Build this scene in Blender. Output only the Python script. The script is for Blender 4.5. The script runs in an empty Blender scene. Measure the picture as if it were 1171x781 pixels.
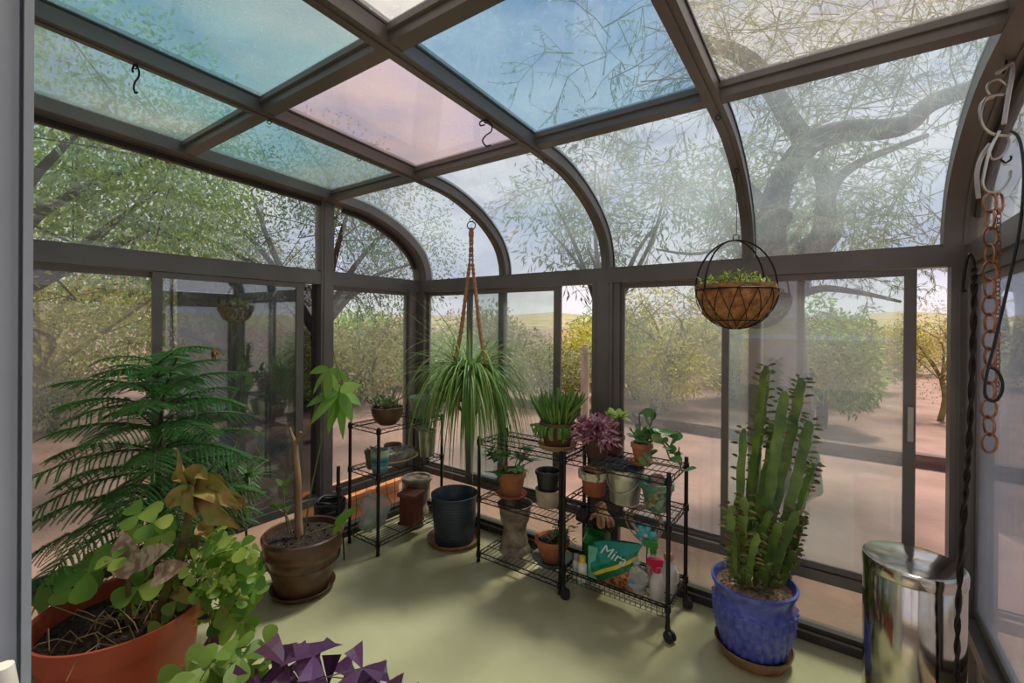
import bpy, math, random
from mathutils import Vector, Matrix
V = Vector
PI = math.pi
SC = bpy.context.scene
COL = SC.collection
rnd = random.Random(7)

# ------------------------------------------------------------------ camera (measured from the photograph)
CAM = V((2.8119, -2.6195, 1.5)); YAW, PITCH, ROLL, FPX, SHY = -.6185, -.0022, .0074, 520.0, -19.2
fw = V((math.sin(YAW)*math.cos(PITCH), math.cos(YAW)*math.cos(PITCH), math.sin(PITCH)))
r0 = fw.cross(V((0, 0, 1))).normalized(); u0 = r0.cross(fw)
rt = r0*math.cos(ROLL) + u0*math.sin(ROLL); up = u0*math.cos(ROLL) - r0*math.sin(ROLL)
cam_d = bpy.data.cameras.new('camera'); cam = bpy.data.objects.new('camera', cam_d); COL.objects.link(cam)
M = Matrix((rt, up, -fw)).transposed().to_4x4(); M.translation = CAM; cam.matrix_world = M
cam_d.sensor_fit = 'HORIZONTAL'; cam_d.sensor_width = 36; cam_d.lens = FPX/1171*36; cam_d.shift_y = SHY/1171
cam_d.clip_start = .05; cam_d.clip_end = 2000
SC.camera = cam

def at(px, py, depth):
    "point of the place seen at a pixel of the photograph, at a depth in metres"
    return CAM + (fw + rt*((px-585.5)/FPX) - up*((py-390.5-SHY)/FPX))*depth
def dep(p): return (V(p)-CAM).dot(fw)

# ------------------------------------------------------------------ mesh builder
class MB:
    def __init__(s): s.v = []; s.f = []
    def box(s, x0, x1, y0, y1, z0, z1):
        b = len(s.v)
        s.v += [V((x, y, z)) for z in (z0, z1) for y in (y0, y1) for x in (x0, x1)]
        s.f += [[b+i for i in q] for q in ((0,2,3,1), (4,5,7,6), (0,1,5,4), (2,6,7,3), (0,4,6,2), (1,3,7,5))]
        return s
    def rbox(s, c, size, rz=0, tilt=(0, 0)):
        b = len(s.v); s.box(-size[0]/2, size[0]/2, -size[1]/2, size[1]/2, -size[2]/2, size[2]/2)
        R = Matrix.Rotation(rz, 3, 'Z') @ Matrix.Rotation(tilt[0], 3, 'X') @ Matrix.Rotation(tilt[1], 3, 'Y')
        for i in range(b, len(s.v)): s.v[i] = R @ s.v[i] + V(c)
        return s
    def tube(s, path, rad, n=6, caps=True):
        path = [V(p) for p in path]; k = len(path)
        if k < 2: return s
        R = rad if isinstance(rad, (list, tuple)) else [rad]*k
        b = len(s.v); a = None
        for i, p in enumerate(path):
            t = (path[min(i+1, k-1)] - path[max(i-1, 0)])
            t = t.normalized() if t.length > 1e-9 else V((0, 0, 1))
            if a is None:
                a = t.cross(V((.31, .2, .93) if abs(t.z) < .9 else (1, .1, 0))).normalized()
            else:
                a = (a - t*a.dot(t)); a = a.normalized() if a.length > 1e-6 else t.orthogonal().normalized()
            c = t.cross(a)
            for j in range(n):
                w = 2*PI*j/n
                s.v.append(p + (a*math.cos(w) + c*math.sin(w))*R[i])
        for i in range(k-1):
            for j in range(n):
                j2 = (j+1) % n
                s.f.append([b+i*n+j, b+i*n+j2, b+(i+1)*n+j2, b+(i+1)*n+j])
        if caps:
            s.f.append([b+j for j in range(n)][::-1]); s.f.append([b+(k-1)*n+j for j in range(n)])
        return s
    def lathe(s, prof, n=32, c=(0, 0, 0), wave=None, sx=1, sy=1):
        b = len(s.v); c = V(c); k = len(prof)
        for i, (r, z) in enumerate(prof):
            for j in range(n):
                w = 2*PI*j/n; q = r if wave is None else wave(r, z, w)
                s.v.append(c + V((q*math.cos(w)*sx, q*math.sin(w)*sy, z)))
        for i in range(k-1):
            for j in range(n):
                j2 = (j+1) % n
                s.f.append([b+i*n+j, b+i*n+j2, b+(i+1)*n+j2, b+(i+1)*n+j])
        if prof[0][0] > 1e-5: s.f.append([b+j for j in range(n)][::-1])
        if prof[-1][0] > 1e-5: s.f.append([b+(k-1)*n+j for j in range(n)])
        return s
    def poly(s, pts):
        b = len(s.v); s.v += [V(p) for p in pts]; s.f.append(list(range(b, b+len(pts)))); return s
    def prism(s, pts, off):
        b = len(s.v); n = len(pts); off = V(off)
        s.v += [V(p) for p in pts] + [V(p)+off for p in pts]
        s.f.append([b+i for i in range(n)][::-1]); s.f.append([b+n+i for i in range(n)])
        for i in range(n):
            j = (i+1) % n; s.f.append([b+i, b+j, b+n+j, b+n+i])
        return s
    def strip(s, A, B, off):
        "a curved slab between polylines A and B, thickness vector list off"
        b = len(s.v); k = len(A)
        for i in range(k): s.v += [V(A[i]), V(B[i]), V(B[i])+V(off[i]), V(A[i])+V(off[i])]
        for i in range(k-1):
            o = b+4*i
            for j in range(4): s.f.append([o+j, o+(j+1) % 4, o+4+(j+1) % 4, o+4+j])
        s.f.append([b, b+3, b+2, b+1]); o = b+4*(k-1); s.f.append([o, o+1, o+2, o+3])
        return s
    def leaf(s, p, d, n, L, W, droop=0., fold=.2, segs=4, shape='lance', bend=0.):
        p = V(p); d = V(d).normalized(); n = V(n)
        n = n - d*n.dot(d); n = n.normalized() if n.length > 1e-4 else d.orthogonal().normalized()
        b = len(s.v)
        for i in range(segs+1):
            t = i/segs; w = SH[shape](t)*W/2
            sd = d.cross(n)
            s.v += [p + sd*w + n*(fold*w), p.copy(), p - sd*w + n*(fold*w)]
            if i < segs:
                d = (d + V((0, 0, -1))*(droop/segs) - n*(bend/segs)).normalized()
                n = (n - d*n.dot(d)); n = n.normalized() if n.length > 1e-4 else d.orthogonal().normalized()
                p = p + d*(L/segs)
        for i in range(segs):
            o = b+3*i
            s.f += [[o, o+1, o+4, o+3], [o+1, o+2, o+5, o+4]]
        return p
    def blob(s, c, r, seed=0, amp=.15, nu=12, nv=8):
        R = random.Random(seed); ph = [R.uniform(0, 6.28) for _ in range(6)]
        b = len(s.v); c = V(c); r = V(r) if not isinstance(r, (int, float)) else V((r, r, r))
        for i in range(nv+1):
            th = PI*i/nv
            for j in range(nu):
                w = 2*PI*j/nu; q = 1+amp*(math.sin(2*w+ph[0]+3*th)+math.sin(3*w+ph[1])*math.sin(2*th+ph[2])+.5*math.sin(5*th+ph[3]+w))*math.sin(th)
                s.v.append(c+V((r.x*math.sin(th)*math.cos(w)*q, r.y*math.sin(th)*math.sin(w)*q, r.z*math.cos(th)*q)))
        for i in range(nv):
            for j in range(nu):
                j2 = (j+1) % nu; s.f.append([b+i*nu+j, b+(i+1)*nu+j, b+(i+1)*nu+j2, b+i*nu+j2])
        return s
    def build(s, name, mat, parent=None, smooth=True, loc=None):
        me = bpy.data.meshes.new(name); me.from_pydata([tuple(v) for v in s.v], [], s.f)
        me.validate(); me.materials.append(mat)
        if smooth:
            me.polygons.foreach_set('use_smooth', [True]*len(me.polygons))
            try: me.set_sharp_from_angle(angle=math.radians(38))
            except Exception: pass
        o = bpy.data.objects.new(name, me); COL.objects.link(o)
        if parent is not None: o.parent = parent
        if loc is not None: o.location = loc
        me.update(); return o
SH = {
 'lance': lambda t: max(.02, math.sin(PI*min(1, t**.8))**.9) if t < 1 else .02,
 'ovate': lambda t: max(.03, math.sin(PI*t**.62)) if t < 1 else .02,
 'obov': lambda t: max(.12, math.sin(PI*(.08+.86*t**1.5))) if t < 1 else .25,
 'round': lambda t: max(.15, math.sin(PI*(.04+.9*t))**.55) if t < 1 else .3,
 'strap': lambda t: min(1, .55+t*3)*max(.04, (1-t**2.2)),
 'tri': lambda t: .06+.94*t,
 'spike': lambda t: max(.03, 1-t**1.3),
 'clov': lambda t: max(.08, (math.sin(PI*(.03+.72*t**1.15)))) if t < 1 else .5,
 'heart': lambda t: (max(.05, math.sin(PI*(.2+.8*t)**.8))) if t < 1 else .02,
}
def smoothline(pts, per=4):
    P = [V(p) for p in pts]; out = []
    for i in range(len(P)-1):
        a = P[max(i-1, 0)]; b = P[i]; c = P[i+1]; d = P[min(i+2, len(P)-1)]
        for k in range(per):
            t = k/per
            out.append(.5*((2*b)+(c-a)*t+(2*a-5*b+4*c-d)*t*t+(3*b-a-3*c+d)*t**3))
    out.append(P[-1]); return out
def lerp_list(a, b, n): return [a+(b-a)*i/(n-1) for i in range(n)]
def rdir(R, zmin=-1, zmax=1):
    z = R.uniform(zmin, zmax); w = R.uniform(0, 2*PI); q = math.sqrt(max(0, 1-z*z)); return V((q*math.cos(w), q*math.sin(w), z))

# ------------------------------------------------------------------ objects
def thing(name, label, cat, loc=(0, 0, 0), group=None):
    o = bpy.data.objects.new(name, None); COL.objects.link(o); o.location = loc; o.empty_display_size = .05
    o['label'] = label; o['category'] = cat
    if group: o['group'] = group
    return o
def tag(o, label, cat, group=None, kind=None):
    o['label'] = label; o['category'] = cat
    if group: o['group'] = group
    if kind: o['kind'] = kind
    return o
def struct(name, label=None):
    o = bpy.data.objects.new(name, None); COL.objects.link(o); o['kind'] = 'structure'; o.empty_display_size = .05
    if label: o['label'] = label
    return o
def copy_tree(o, parent=None):
    c = o.copy(); COL.objects.link(c); c.parent = parent
    for ch in KIDS(o): copy_tree(ch, c)
    return c
def KIDS(o): return [q for q in list(bpy.data.objects) if q.parent == o]

# ------------------------------------------------------------------ materials
def _mat(name):
    m = bpy.data.materials.new(name); m.use_nodes = True; nt = m.node_tree; nt.nodes.clear(); return m, nt, nt.nodes, nt.links
def S(r, g, b):
    f = lambda c: (c/255/12.92 if c/255 <= .04045 else ((c/255+.055)/1.055)**2.4)
    return (f(r), f(g), f(b), 1)
def mat(name, c1, c2=None, rough=.6, metal=0., scale=12, bump=0., bscale=60, detail=4, contrast=(.35, .65), spec=.5, coords='Object', stretch=None, coat=0.):
    m, nt, N, L = _mat(name)
    out = N.new('ShaderNodeOutputMaterial'); p = N.new('ShaderNodeBsdfPrincipled'); L.new(p.outputs[0], out.inputs[0])
    p.inputs['Roughness'].default_value = rough; p.inputs['Metallic'].default_value = metal; p.inputs['Specular IOR Level'].default_value = spec
    p.inputs['Coat Weight'].default_value = coat
    tc = N.new('ShaderNodeTexCoord'); src = tc.outputs[coords]
    if stretch:
        mp = N.new('ShaderNodeMapping'); mp.inputs['Scale'].default_value = stretch; L.new(src, mp.inputs[0]); src = mp.outputs[0]
    if c2 is None: p.inputs['Base Color'].default_value = c1
    else:
        no = N.new('ShaderNodeTexNoise'); no.inputs['Scale'].default_value = scale; no.inputs['Detail'].default_value = detail; L.new(src, no.inputs['Vector'])
        cr = N.new('ShaderNodeValToRGB'); cr.color_ramp.elements[0].position = contrast[0]; cr.color_ramp.elements[1].position = contrast[1]
        cr.color_ramp.elements[0].color = c1; cr.color_ramp.elements[1].color = c2
        L.new(no.outputs['Fac'], cr.inputs[0]); L.new(cr.outputs[0], p.inputs['Base Color'])
    if bump:
        nb = N.new('ShaderNodeTexNoise'); nb.inputs['Scale'].default_value = bscale; nb.inputs['Detail'].default_value = 5; L.new(src, nb.inputs['Vector'])
        bp = N.new('ShaderNodeBump'); bp.inputs['Strength'].default_value = bump; bp.inputs['Distance'].default_value = .01
        L.new(nb.outputs['Fac'], bp.inputs['Height']); L.new(bp.outputs[0], p.inputs['Normal'])
    return m
def leafmat(name, cols, trans=.35, rough=.45, tcol=None, spec=.4):
    "leaf colour varies from leaf to leaf; light also passes through"
    m, nt, N, L = _mat(name)
    out = N.new('ShaderNodeOutputMaterial'); p = N.new('ShaderNodeBsdfPrincipled'); t = N.new('ShaderNodeBsdfTranslucent'); mx = N.new('ShaderNodeMixShader')
    g = N.new('ShaderNodeNewGeometry'); cr = N.new('ShaderNodeValToRGB'); cr.color_ramp.interpolation = 'LINEAR'
    e = cr.color_ramp.elements
    while len(e) < len(cols): e.new(.5)
    for i, c in enumerate(cols): e[i].position = i/max(1, len(cols)-1); e[i].color = c
    L.new(g.outputs['Random Per Island'], cr.inputs[0]); L.new(cr.outputs[0], p.inputs['Base Color'])
    hs = N.new('ShaderNodeHueSaturation'); hs.inputs['Value'].default_value = 1.3; L.new(cr.outputs[0], hs.inputs['Color']); L.new(hs.outputs[0], t.inputs[0])
    p.inputs['Roughness'].default_value = rough; p.inputs['Specular IOR Level'].default_value = spec
    mx.inputs[0].default_value = trans; L.new(p.outputs[0], mx.inputs[1]); L.new(t.outputs[0], mx.inputs[2]); L.new(mx.outputs[0], out.inputs[0])
    return m
def glassmat(name, tint, haze=.1, hazecol=(.75, .8, .85, 1), hscale=2.5, refl=.5, rough=.02, specks=0., hue2=None, base=.045):
    m, nt, N, L = _mat(name)
    out = N.new('ShaderNodeOutputMaterial'); tr = N.new('ShaderNodeBsdfTransparent'); gl = N.new('ShaderNodeBsdfGlossy')
    tl = N.new('ShaderNodeBsdfTranslucent'); df = N.new('ShaderNodeBsdfDiffuse')
    tr.inputs[0].default_value = tint; gl.inputs['Roughness'].default_value = rough; gl.inputs[0].default_value = (.9, .93, .95, 1)
    tc = N.new('ShaderNodeTexCoord'); n1 = N.new('ShaderNodeTexNoise'); n1.inputs['Scale'].default_value = hscale; n1.inputs['Detail'].default_value = 6
    L.new(tc.outputs['Object'], n1.inputs['Vector'])
    mr = N.new('ShaderNodeMapRange'); mr.inputs['From Min'].default_value = .3; mr.inputs['From Max'].default_value = .7
    mr.inputs['To Min'].default_value = haze*.45; mr.inputs['To Max'].default_value = haze*1.6; L.new(n1.outputs['Fac'], mr.inputs['Value'])
    fac = mr.outputs[0]
    if specks:
        n2 = N.new('ShaderNodeTexNoise'); n2.inputs['Scale'].default_value = 55; n2.inputs['Detail'].default_value = 3; L.new(tc.outputs['Object'], n2.inputs['Vector'])
        m2 = N.new('ShaderNodeMapRange'); m2.inputs['From Min'].default_value = .6; m2.inputs['From Max'].default_value = .72; m2.inputs['To Max'].default_value = specks; L.new(n2.outputs['Fac'], m2.inputs['Value'])
        ad = N.new('ShaderNodeMath'); ad.operation = 'ADD'; ad.use_clamp = True; L.new(fac, ad.inputs[0]); L.new(m2.outputs[0], ad.inputs[1]); fac = ad.outputs[0]
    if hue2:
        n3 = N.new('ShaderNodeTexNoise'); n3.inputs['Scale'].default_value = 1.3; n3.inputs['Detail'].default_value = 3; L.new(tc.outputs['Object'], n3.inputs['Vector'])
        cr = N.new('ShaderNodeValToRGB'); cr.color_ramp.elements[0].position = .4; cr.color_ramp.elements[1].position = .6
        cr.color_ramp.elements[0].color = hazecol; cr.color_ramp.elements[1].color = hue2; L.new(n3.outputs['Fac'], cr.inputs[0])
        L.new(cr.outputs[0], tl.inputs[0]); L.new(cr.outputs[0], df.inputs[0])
    else:
        tl.inputs[0].default_value = hazecol; df.inputs[0].default_value = hazecol
    mh = N.new('ShaderNodeMixShader'); mh.inputs[0].default_value = .35; L.new(tl.outputs[0], mh.inputs[1]); L.new(df.outputs[0], mh.inputs[2])
    m1 = N.new('ShaderNodeMixShader'); L.new(fac, m1.inputs[0]); L.new(tr.outputs[0], m1.inputs[1]); L.new(mh.outputs[0], m1.inputs[2])
    lw = N.new('ShaderNodeLayerWeight'); lw.inputs['Blend'].default_value = .5
    pw = N.new('ShaderNodeMath'); pw.operation = 'POWER'; pw.inputs[1].default_value = 3.0; L.new(lw.outputs['Facing'], pw.inputs[0])
    mu = N.new('ShaderNodeMath'); mu.operation = 'MULTIPLY_ADD'; mu.inputs[1].default_value = refl; mu.inputs[2].default_value = base; L.new(pw.outputs[0], mu.inputs[0])
    m3 = N.new('ShaderNodeMixShader'); L.new(mu.outputs[0], m3.inputs[0]); L.new(m1.outputs[0], m3.inputs[1]); L.new(gl.outputs[0], m3.inputs[2])
    L.new(m3.outputs[0], out.inputs[0]); return m

FRAME = mat('bronze_aluminium', S(122, 113, 108), S(108, 100, 96), rough=.34, metal=.15, scale=3, bump=.03, bscale=300)
FRAME_D = mat('dark_track', S(72, 64, 60), S(54, 48, 46), rough=.5, scale=6)
G_WALL = glassmat('window_glass', (.93, .96, .95, 1), .12, (.76, .79, .80, 1), refl=.55)
G_OVER = glassmat('sliding_glass', (.90, .95, .92, 1), .13, (.76, .79, .80, 1), refl=.6, base=.07)
G_LEFTS = glassmat('reflective_sliding_glass', (.86, .90, .90, 1), .10, (.70, .72, .78, 1), refl=.6, base=.20)
G_RIGHT = glassmat('right_glass_painted_haze', (.86, .92, .97, 1), .30, (.72, .80, .88, 1), refl=.7, base=.08)  # bluish haze colour stands in for the sky reflected at a grazing angle
G_KICK = glassmat('kick_glass', (.90, .92, .86, 1), .13, (.70, .74, .62, 1), refl=.7, hue2=(.80, .66, .46, 1))
G_TEAL = glassmat('roof_glass_teal', (.56, .73, .75, 1), .24, (.40, .60, .62, 1), refl=.5, specks=.25, hue2=(.66, .62, .54, 1))  # teal and peach mottling in the haze colour stands in for reflections
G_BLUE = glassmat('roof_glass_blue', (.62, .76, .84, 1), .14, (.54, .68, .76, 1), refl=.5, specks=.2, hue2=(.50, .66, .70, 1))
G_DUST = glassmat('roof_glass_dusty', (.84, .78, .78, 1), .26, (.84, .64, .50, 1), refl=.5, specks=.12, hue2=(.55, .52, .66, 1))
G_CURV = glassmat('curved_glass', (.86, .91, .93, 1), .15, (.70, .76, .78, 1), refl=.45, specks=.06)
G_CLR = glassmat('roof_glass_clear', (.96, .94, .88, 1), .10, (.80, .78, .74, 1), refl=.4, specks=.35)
def screenmat():
    m, nt, N, L = _mat('insect_screen'); out = N.new('ShaderNodeOutputMaterial'); t = N.new('ShaderNodeBsdfTransparent'); d = N.new('ShaderNodeBsdfDiffuse')
    d.inputs[0].default_value = S(52, 52, 54); mx = N.new('ShaderNodeMixShader'); mx.inputs[0].default_value = .62
    L.new(t.outputs[0], mx.inputs[1]); L.new(d.outputs[0], mx.inputs[2]); L.new(mx.outputs[0], out.inputs[0]); return m
SCREEN = screenmat()
FLOOR = mat('painted_concrete', S(176, 169, 126), S(194, 186, 144), rough=.32, scale=2.2, bump=.04, bscale=25, detail=6)
WHITE = mat('white_vinyl', S(168, 180, 194), S(158, 170, 186), rough=.4, scale=4)
STUCCO = mat('pale_stucco', S(222, 208, 194), S(210, 196, 182), rough=.9, scale=6, bump=.3, bscale=80)
BLACK = mat('black_wire', S(34, 33, 34), S(26, 25, 26), rough=.38, metal=.4, scale=20)
GALV = mat('galvanised_steel', S(206, 202, 190), S(170, 168, 158), rough=.28, metal=.75, scale=9)
STEEL = mat('brushed_steel', S(205, 200, 190), S(180, 172, 160), rough=.12, metal=1., scale=3, stretch=(1, 1, .25), bump=.02, bscale=40)
RUBBER = mat('black_rubber', S(28, 28, 30), S(38, 38, 40), rough=.55, scale=20)
TERRA = mat('terracotta', S(178, 102, 68), S(150, 84, 56), rough=.8, scale=9, bump=.1)
ORANGEP = mat('orange_plastic', S(188, 84, 54), S(166, 70, 44), rough=.45, scale=7, bump=.06, bscale=30)
SOIL = mat('potting_soil', S(36, 26, 20), S(84, 62, 46), rough=.95, scale=70, bump=.9, bscale=120, contrast=(.45, .7))
GRAVELSOIL = mat('gravel_soil', S(150, 110, 84), S(206, 172, 142), rough=.9, scale=90, bump=.9, bscale=140, contrast=(.42, .6))
BROWNGL = mat('brown_glaze', S(84, 58, 46), S(108, 78, 62), rough=.28, scale=14, bump=.06, bscale=60)
BLUEGL = mat('blue_glaze', S(70, 82, 172), S(98, 108, 190), rough=.22, scale=30, bump=.05, bscale=50, detail=6)
NAVY = mat('slate_blue_metal', S(74, 82, 98), S(58, 64, 76), rough=.35, metal=.3, scale=6)
WOODT = mat('tan_wood', S(160, 122, 84), S(120, 88, 58), rough=.6, scale=6, stretch=(1, 6, 1))
# ------------------------------------------------------------------ the sunroom itself
L_ = 3.25; YB = -2.50; HT, HB, RT, RB, ST = 1.839, 1.755, .330, .279, .040
fl = MB().box(-.06, 3.31, -2.72, .06, -.12, 0).build('floor', FLOOR, smooth=False); fl['kind'] = 'structure'

wf = struct('wall_front')
MB().box(-.03, L_, 0, .07, HB, HT).box(-.03, L_, .012, .06, HT, HT+.012).build('header', FRAME, wf, False)
MB().box(-.03, L_, 0, .08, RB, RT).box(.06, L_, .026, .032, RT, RT+.018).box(.06, L_, .058, .064, RT, RT+.018).build('mid_rail', FRAME, wf, False)
MB().box(-.03, L_, -.04, .07, .001, ST).box(-.03, L_, -.012, .05, ST, ST+.022).build('sill', FRAME_D, wf, False)
for x0, x1 in ((-.03, .063), (1.566, 1.70), (3.205, 3.27)):
    m = MB().box(x0, x1, -.004, .08, .001, HB).box(x0+.02, x0+.03, -.008, 0, .062, HB-.002)
    if x0 > 1 and x0 < 2: m.box(x1, x1+.04, .012, .06, .062, HB).box(x1-.03, x1-.02, -.008, 0, .062, HB-.002)
    m.build('post', FRAME, wf, False)
for x0, x1 in ((.063, 1.566), (1.74, 3.205)):
    MB().box(x0, x1, .022, .028, ST+.02, RB).build('kick_glass', G_KICK, wf, False)

wl = struct('wall_left')
MB().box(-.07, 0, YB, -.0, HB, HT).box(-.06, -.012, YB, 0, HT, HT+.012).build('header', FRAME, wl, False)
MB().box(-.08, 0, YB, -.0, RB, RT).box(-.032, -.026, YB, -.1, RT, RT+.018).build('mid_rail', FRAME, wl, False)
MB().box(-.07, .04, YB, -.04, .001, ST).box(-.05, .012, YB, -.04, ST, ST+.022).build('sill', FRAME_D, wl, False)
MB().box(-.075, .004, -.879, -.786, .001, 2.34).box(.004, .008, -.86, -.85, .06, 2.3).build('post', FRAME, wl, False)
MB().box(-.075, .002, -.10, -.03, .001, HB).build('post', FRAME, wl, False)
for y0, y1 in ((YB, -.879), (-.786, -.10)):
    MB().box(-.028, -.022, y0, y1, ST+.02, RB).build('kick_glass', G_KICK, wl, False)

wr = struct('wall_right')
MB().box(L_, L_+.07, YB, 0, HB, HT).box(L_+.012, L_+.06, YB, 0, HB-.05, HB).build('header', FRAME, wr, False)
MB().box(L_-.012, L_+.08, YB, -.004, RB, RT).box(L_+.03, L_+.05, YB, -.06, RT, RT+.02).build('mid_rail', FRAME, wr, False)
MB().box(L_-.03, L_+.07, YB, -.04, .001, ST).build('sill', FRAME_D, wr, False)
MB().box(L_-.004, L_+.075, -.06, 0, .001, HB).build('post', FRAME, wr, False)
MB().box(L_+.004, L_+.06, -.80, -.735, RT, HB).build('post', FRAME, wr, False)
MB().box(L_+.025, L_+.031, YB, -.06, ST+.02, RB).build('kick_glass', G_KICK, wr, False)

def sash(name, axis, off, a0, a1, s0, s1, gm, z0=RT+.004, z1=HB-.003, rail=.03, th=.018, top=None):
    "a glazed sash; stiles s0 wide at a0 and s1 wide at a1"
    w = struct(name)
    def bx(m, p0, p1, q0, q1, d):
        if axis == 'x': m.box(p0, p1, off-d/2, off+d/2, q0, q1)
        else: m.box(off-d/2, off+d/2, p0, p1, q0, q1)
    m = MB()
    if s0: bx(m, a0, a0+s0, z0, z1, th)
    if s1: bx(m, a1-s1, a1, z0, z1, th)
    bx(m, a0+s0, a1-s1, z0, z0+rail, th); bx(m, a0+s0, a1-s1, z1-(top or rail), z1, th)
    m.build('sash_frame', FRAME, w, False)
    g = MB(); bx(g, a0+s0, a1-s1, z0+rail, z1-(top or rail), .005); g.build('pane', gm, w, False)
    return w
sash('window_1', 'x', .046, .064, .866, .02, .069, G_WALL)
sash('window_2', 'x', .018, .516, 1.334, .048, .053, G_OVER)
sash('window_3', 'x', .046, 1.741, 2.503, .02, .061, G_WALL)
w4 = sash('window_4', 'x', .018, 2.317, 3.099, .035, .042, G_OVER)
MB().box(3.072, 3.088, -.012, .009, 1.02, 1.13).box(3.07, 3.09, -.004, .009, 1.00, 1.15).build('latch', GALV, KIDS(w4)[0], False)
sash('window_5', 'y', -.046, -2.49, -1.70, .03, .012, G_WALL)
sash('window_6', 'y', -.018, -1.799, -.994, .043, .049, G_LEFTS)
sash('window_7', 'y', -.03, -.785, -.101, .012, .012, G_WALL)
w8 = struct('window_8')
MB().box(-.068, -.060, -1.673, -1.668, RT, HB).box(-.068, -.060, -.905, -.88, RT, HB).build('sash_frame', FRAME_D, w8, False)
MB().box(-.0655, -.0645, -1.668, -.905, RT+.003, HB-.003).build('screen_mesh', SCREEN, w8, False)
sash('window_9', 'y', L_+.03, -.734, -.061, .012, .012, G_RIGHT, z1=HB-.051, z0=RT+.021)
sash('window_10', 'y', L_+.03, -2.49, -.801, .03, .012, G_RIGHT, z1=HB-.051, z0=RT+.021)

# curved-eave roof: inner (under) and outer lines of a rafter in the y-z plane
PIN = smoothline([(0, 0, HT), (0, -.012, 1.93), (0, -.07, 2.04), (0, -.19, 2.14), (0, -.35, 2.222), (0, -.56, 2.286), (0, -.81, 2.312)], 5)
PIN += [V((0, -1.47, 2.348)), V((0, YB, 2.404))]
def offs(P, d):
    out = []
    for i, p in enumerate(P):
        t = (P[min(i+1, len(P)-1)]-P[max(i-1, 0)]).normalized(); out.append(p+V((0, -t.z*-1, -t.y))*d if False else p+V((0, t.z, -t.y))*d)
    return out
POUT = offs(PIN, .075); PGL = offs(PIN, .058)
ce = struct('ceiling')
RX = [(-.065, .085), (.83, .89), (1.625, 1.685), (2.412, 2.468), (3.18, 3.315)]
for i, (x0, x1) in enumerate(RX):
    A = [V((x0, p.y, p.z)) for p in PIN]; B = [V((x1, p.y, p.z)) for p in PIN]
    m = MB().strip(A, B, [b-a for a, b in zip(PIN, POUT)])
    xm = (x0+x1)/2
    A = [V((xm-.006, p.y, p.z)) for p in offs(PIN, -.006)]; B = [V((xm+.006, p.y, p.z)) for p in offs(PIN, -.006)]
    m.strip(A, B, [V((0, 0, 0))+(b-a)*.08 for a, b in zip(PIN, POUT)])
    rf_ = m.build('rafter', FRAME, ce)
    # dark gasket line along each side of the rafter where the glass sits
    if 0 < i < 4:
        for xx in (x0-.004, x1+.001):
            A = [V((xx, p.y, p.z)) for p in offs(PIN, .05)]; B = [V((xx+.003, p.y, p.z)) for p in offs(PIN, .05)]
            MB().strip(A, B, [(b-a)*.12 for a, b in zip(PIN, POUT)]).build('gasket', RUBBER, rf_)
def zin(y):
    for a, b in zip(PIN, PIN[1:]):
        if b.y <= y <= a.y: return a.z+(b.z-a.z)*(y-a.y)/(b.y-a.y if b.y != a.y else 1)
    return PIN[-1].z
for y0, y1 in ((-.86, -.805), (-1.70, -1.645)):
    for i in range(4):
        xa, xb = RX[i][1], RX[i+1][0]; z0 = zin(y0)+.004; z1 = zin(y1)+.004
        m = MB().prism([(xa, y0, z0), (xa, y1, z1), (xa, y1, z1+.066), (xa, y0, z0+.066)], (xb-xa, 0, 0))
        m.prism([(xa, y0-.012, z0+.03), (xa, y0, z0+.03), (xa, y0, z0+.05), (xa, y0-.012, z0+.05)], (xb-xa, 0, 0))
        m.build('purlin', FRAME, ce, False)
MB().box(.0, 3.25, YB-.02, YB+.07, 2.37, 2.49).build('ledger', FRAME, ce, False)
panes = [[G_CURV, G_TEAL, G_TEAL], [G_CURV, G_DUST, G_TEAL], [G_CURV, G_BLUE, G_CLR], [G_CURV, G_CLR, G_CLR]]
rows = [(0, -.81), (-.85, -1.65), (-1.69, YB)]
for i in range(4):
    xa, xb = RX[i][1], RX[i+1][0]
    for k, (ya, yb) in enumerate(rows):
        pl = [p for p in PGL if yb-.0 <= p.y <= ya+.08]
        if k:
            zz = lambda y: zin(y)+.058
            pl = [V((0, ya+.03, zz(ya+.03))), V((0, yb-.03, zz(max(YB, yb-.03))))]
        A = [V((xa, p.y, p.z)) for p in pl]; B = [V((xb, p.y, p.z)) for p in pl]
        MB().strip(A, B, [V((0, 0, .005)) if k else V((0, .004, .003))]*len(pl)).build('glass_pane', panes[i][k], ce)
# gable glass above the side headers
def gable(name, x, ya, yb, flip=False):
    w = struct(name)
    pts = [V((x, p.y, p.z-.002)) for p in PIN if yb <= p.y <= ya]
    pts = [V((x, ya, zin(ya)))]+[p for p in pts if yb < p.y < ya]+[V((x, yb, zin(yb)))]
    pl = [V((x, yb, HT+.012))]+([V((x, ya, HT+.012))] if zin(ya) > HT+.03 else [])+pts
    MB().prism(pl, (.005, 0, 0)).build('pane', G_WALL, w, False)
    ins = [V((x-.02, p.y, p.z-.035)) for p in pts]
    MB().strip([V((x-.012, p.y, p.z)) for p in pts], [V((x-.012, p.y, p.z)) for p in offs(pts, -.028)], [V((.035, 0, 0))]*len(pts)).build('bead', FRAME_D, w)
def ins_shift(pts, x): return [V((x, p.y-.004, p.z-.032)) for p in pts]
gable('window_11', -.03, -.786, YB); gable('window_12', -.03, -.02, -.70); gable('window_13', L_+.03, -.02, YB)

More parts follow.
